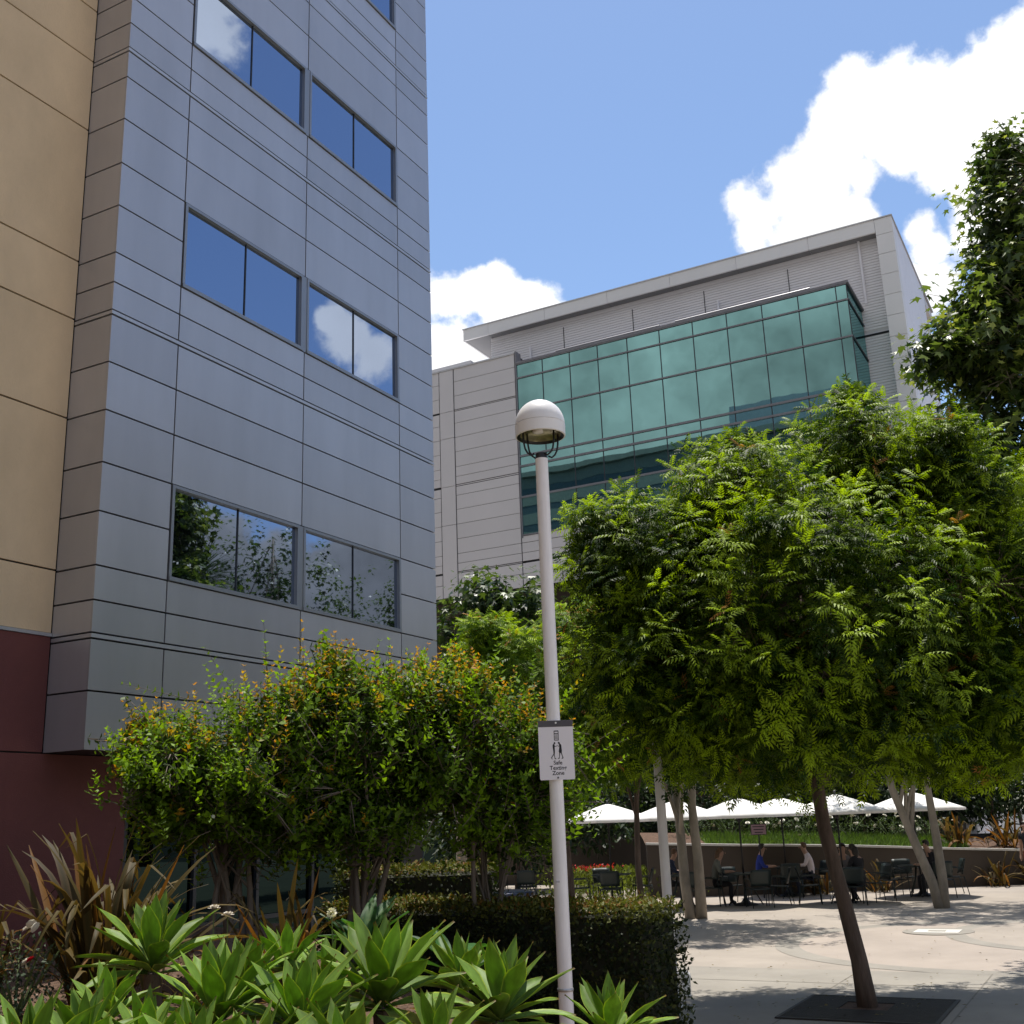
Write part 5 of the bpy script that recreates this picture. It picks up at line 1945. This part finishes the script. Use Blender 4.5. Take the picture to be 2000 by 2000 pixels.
    nb.build('face_features', M['skin'], t, smooth=True)
    t.location = (x, y, z)
    t.rotation_euler = (0, 0, rz)
    return t


def cloth(name, col):
    return mat(name, col, .85, 0, .12, 12)


dark = cloth('dark_cloth', (.012, .012, .016))
jean = cloth('dark_denim', (.02, .025, .045))
person('person in a patterned light top, seated nearest the camera by the notice sign', 28.4, 9.75, 0, R(-75), cloth('patterned_top', (.16, .17, .15)), dark,
       'hairbrown', long_hair=True, lean=.4)
person('person in a bright blue shirt seated with a hand raised, by the notice sign', 30.95, 9.35, 0, R(-70), cloth('blue_shirt', (.012, .03, .22)), dark, lean=.2)
person('person in a white and pink top seated facing left under the middle umbrellas', 31.6, 8.0, 0, R(100), cloth('white_top', (.62, .55, .56)), jean, 'hairbrown', lean=.3)
person('person in dark clothes seated with back to the camera right of the near trunk', 28.75, 6.15, 0, R(60), dark, dark, long_hair=True, lean=.25)
person('person in a grey top seated across from the dark clothed one', 30.0, 6.9, 0, R(215), cloth('grey_top', (.16, .15, .16)), jean, lean=.3)
person('person in dark clothes seated behind the forked trunk', 31.0, 4.75, 0, R(120), dark, dark, lean=.3)
person('person in dark clothes seated right of the second lamp post', 28.7, 11.1, 0, R(-60), cloth('navy_top', (.02, .03, .07)), dark, 'hairbrown', lean=.4)
person('person in a black shirt and rust shorts walking at the right edge', 33.0, 2.72, 0, R(160), dark, cloth('rust_shorts', (.22, .06, .025)), pose='walk')

# ------------------------------------------------------------------ raised planter behind the tables
rw = thing('retaining_wall', 'low curved beige retaining wall with a pale cap behind the tables', 'wall', (33.4, 7.4, 0))
wp = [(31.2, 12.6), (31.5, 11.1), (32.0, 10.0), (32.6, 8.8), (33.4, 7.4), (34.2, 6.0), (35.0, 4.6), (35.9, 3.0), (36.8, 1.2), (37.8, -1)]
wh = [1.42, 1.36, 1.30, 1.25, 1.18, 1.08, .98, .88, .78, .7]
bw, bc = MB(), MB()
vs, vc = [], []
for (x, y), h_ in zip(wp, wh):
    for dx in (0, .3):
        for z_ in (-.02, h_):
            vs.append((x + dx, y + dx * .5, z_))
    for dx in (-.03, .33):
        for z_ in (h_ + .004, h_ + .06):
            vc.append((x + dx, y + dx * .5, z_))
fsq = []
for i in range(len(wp) - 1):
    a_ = i * 4
    fsq += [(a_, a_ + 4, a_ + 5, a_ + 1), (a_ + 1, a_ + 5, a_ + 7, a_ + 3), (a_ + 2, a_ + 3, a_ + 7, a_ + 6), (a_, a_ + 2, a_ + 6, a_ + 4)]
fsq += [(0, 1, 3, 2), tuple(len(wp) * 4 - 4 + k for k in (0, 2, 3, 1))]
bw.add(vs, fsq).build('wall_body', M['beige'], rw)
bc.add(vc, fsq).build('cap', M['plate'], rw)
vs, fs = [], []
for i, ((x, y), h_) in enumerate(zip(wp, wh)):
    for k in range(8):
        q = k / 7
        vs.append((x + .25 + q * 4.5, y + .12 + q * 2.2, h_ - .03 + .32 * math.sin(min(1, q * 1.6) * math.pi / 2)))
for i in range(len(wp) - 1):
    for k in range(7):
        a_ = i * 8 + k
        fs.append((a_, a_ + 8, a_ + 9, a_ + 1))
tag(MB().add(vs, fs).build('raised_bed', M['soil'], smooth=True), kind='structure')


def on_bed(i, q):
    """point on the raised bed: i along the wall (0..9), q back from it"""
    i0 = min(int(i), len(wp) - 2)
    k = i - i0
    x = wp[i0][0] * (1 - k) + wp[i0 + 1][0] * k
    y = wp[i0][1] * (1 - k) + wp[i0 + 1][1] * k
    h_ = wh[i0] * (1 - k) + wh[i0 + 1] * k
    return np.array([x + .25 + q * 4.5, y + .12 + q * 2.2, h_ - .03 + .32 * math.sin(min(1, q * 1.6) * math.pi / 2)])


n_ = 9000
gi, gq = rng.uniform(1.2, 6.2, n_), rng.uniform(.02, .4, n_)
gp = np.array([on_bed(a_, c_) for a_, c_ in zip(gi, gq)])
gr = leaf_mesh('grass', [(0, .06, 0), (.6, .05, 0), (1, 0, 0), (0, -.06, 0)], [(0, 3, 2, 1)], gp, zu + rng.normal(size=(n_, 3)) * .45, rng.normal(size=(n_, 3)),
               rng.uniform(.12, .26, n_), np.array([.10, .17, .03]) * rng.uniform(.5, 1.3, (n_, 1)), M['grass'], None)
tag(gr, 'bright green grassy cover on the raised bed behind the tables', 'grass', kind='stuff')
RL = ['under the left umbrellas', 'left of the notice sign', 'just right of the notice sign', 'between two umbrella poles', 'left of the near trunk', 'right of the near trunk',
      'at the end of the grass before the flax']
for k, i in enumerate((1.0, 2.0, 2.8, 3.6, 4.4, 5.2, 5.9)):
    p = on_bed(i, .42)
    blooms = []
    for _ in range(9):
        blooms.append((p[0] + random.uniform(-.6, .4), p[1] + random.uniform(-.7, .7), p[2] + random.uniform(.28, .75)))
    rose_bush('white rose bush on the raised bed ' + RL[k], p[0], p[1], p[2] - .05, .75, .7, 420, blooms, .075, 'roses on the raised bed', (.05, .08, .025), 1.15)
FLB = [(6.1, .12, 'flax plant on the raised bed left of the forked trunk'), (6.9, .15, 'flax plant on the raised bed right of the forked trunk')]
for k, (i, q, lab) in enumerate(FLB):
    p = on_bed(i, q)
    flax(lab, p[0], p[1], p[2], 1.1, 30, 40 + k, 2.0)
for k, (x, y, lab) in enumerate(((32.2, 8.05, 'flax plant against the retaining wall behind the white topped person'), (33.0, 6.6, 'flax plant against the wall right of the near trunk'),
                                 (35.0, 3.75, 'brown flax plant at the foot of the wall on the right'), (35.6, 2.9, 'brown flax plant nearest the walking person'))):
    flax(lab, x, y, 0, 1.0, 30, 60 + k, 2.0)
# pink notice sign on a post
p = at(1481, 1620, 31.6)
ns_ = thing('notice_sign', 'small pink notice sign with dark lines on a post under the umbrellas', 'sign', (p[0], p[1], 0))
MB().tube([(p[0], p[1], 0), (p[0], p[1], p[2])], .02, 8).build('post', M['black'], ns_)
b = MB()
face_box(b, Vector(p) + fr @ Vector((0, 0, .025)), .42, .28, .01)
b.build('board', M['notice'], ns_)
b = MB()
for k in range(3):
    face_box(b, Vector(p) + fr @ Vector((0, .075 - k * .075, .0355)), .32 - .05 * k, .022, .002)
b.build('lettering', M['ink'], ns_)
b = MB()
for sx in (-1, 1):
    face_box(b, Vector(p) + fr @ Vector((sx * .203, 0, .0355)), .012, .28, .002)
for sy in (-1, 1):
    face_box(b, Vector(p) + fr @ Vector((0, sy * .134, .0355)), .392, .012, .002)
b.build('border', M['ink'], ns_)
# flower bed with red flowers left of the tables
p = at(1190, 1700, 35)
fb_ = thing('flower_bed', 'patch of yellow green foliage with red flowers behind the left tables', 'plant', (p[0], p[1], 0))
n_ = 2600
q = np.c_[p[0] + rng.normal(size=n_) * .7, p[1] + rng.normal(size=n_) * 1.1, rng.random(n_) * .75]
leaf_mesh('foliage', SIMPLE[0], SIMPLE[1], q, zu + rng.normal(size=(n_, 3)) * .6, rng.normal(size=(n_, 3)), rng.uniform(.08, .18, n_),
          np.array([.16, .2, .03]) * rng.uniform(.4, 1.2, (n_, 1)), M['grass'], fb_)
n_ = 160
q = np.c_[p[0] - .2 + rng.normal(size=n_) * .3, p[1] + .5 + rng.normal(size=n_) * .35, .72 + rng.random(n_) * .15]
leaf_mesh('red_flowers', OVATE[0], OVATE[1], q, rng.normal(size=(n_, 3)), zu + rng.normal(size=(n_, 3)) * .5, rng.uniform(.06, .11, n_),
          np.array([.5, .02, .02]) * rng.uniform(.6, 1.2, (n_, 1)), M['grass'], fb_)
# low walls closing the plaza
lw = MB().box(42, 42.4, -8, 8.5, 0, 1.25).build('low_wall', M['bluewall'])
tag(lw, 'low dark blue grey wall at the far right behind the raised bed', 'wall')
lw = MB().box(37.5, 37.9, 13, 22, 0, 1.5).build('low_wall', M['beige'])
tag(lw, 'low beige wall behind the left tables near the white column', 'wall')

# fallen leaves blown over the paving
n_ = 420
lx = np.r_[rng.normal(14.2, 1.6, 180), rng.uniform(13, 30, 240)]
ly = np.r_[rng.normal(3.0, 1.5, 180), rng.uniform(-1, 9, 240)]
lf = leaf_mesh('leaf_litter', SIMPLE[0], SIMPLE[1], np.c_[lx, ly, np.full(n_, .026)], np.c_[rng.normal(size=(n_, 2)), np.zeros(n_)], zu + rng.normal(size=(n_, 3)) * .25,
               rng.uniform(.03, .07, n_), np.array([.16, .12, .04]) * rng.uniform(.4, 1.4, (n_, 1)), M['leaf_b'], None)
tag(lf, 'small dry leaves scattered on the plaza paving', 'leaves', kind='stuff')
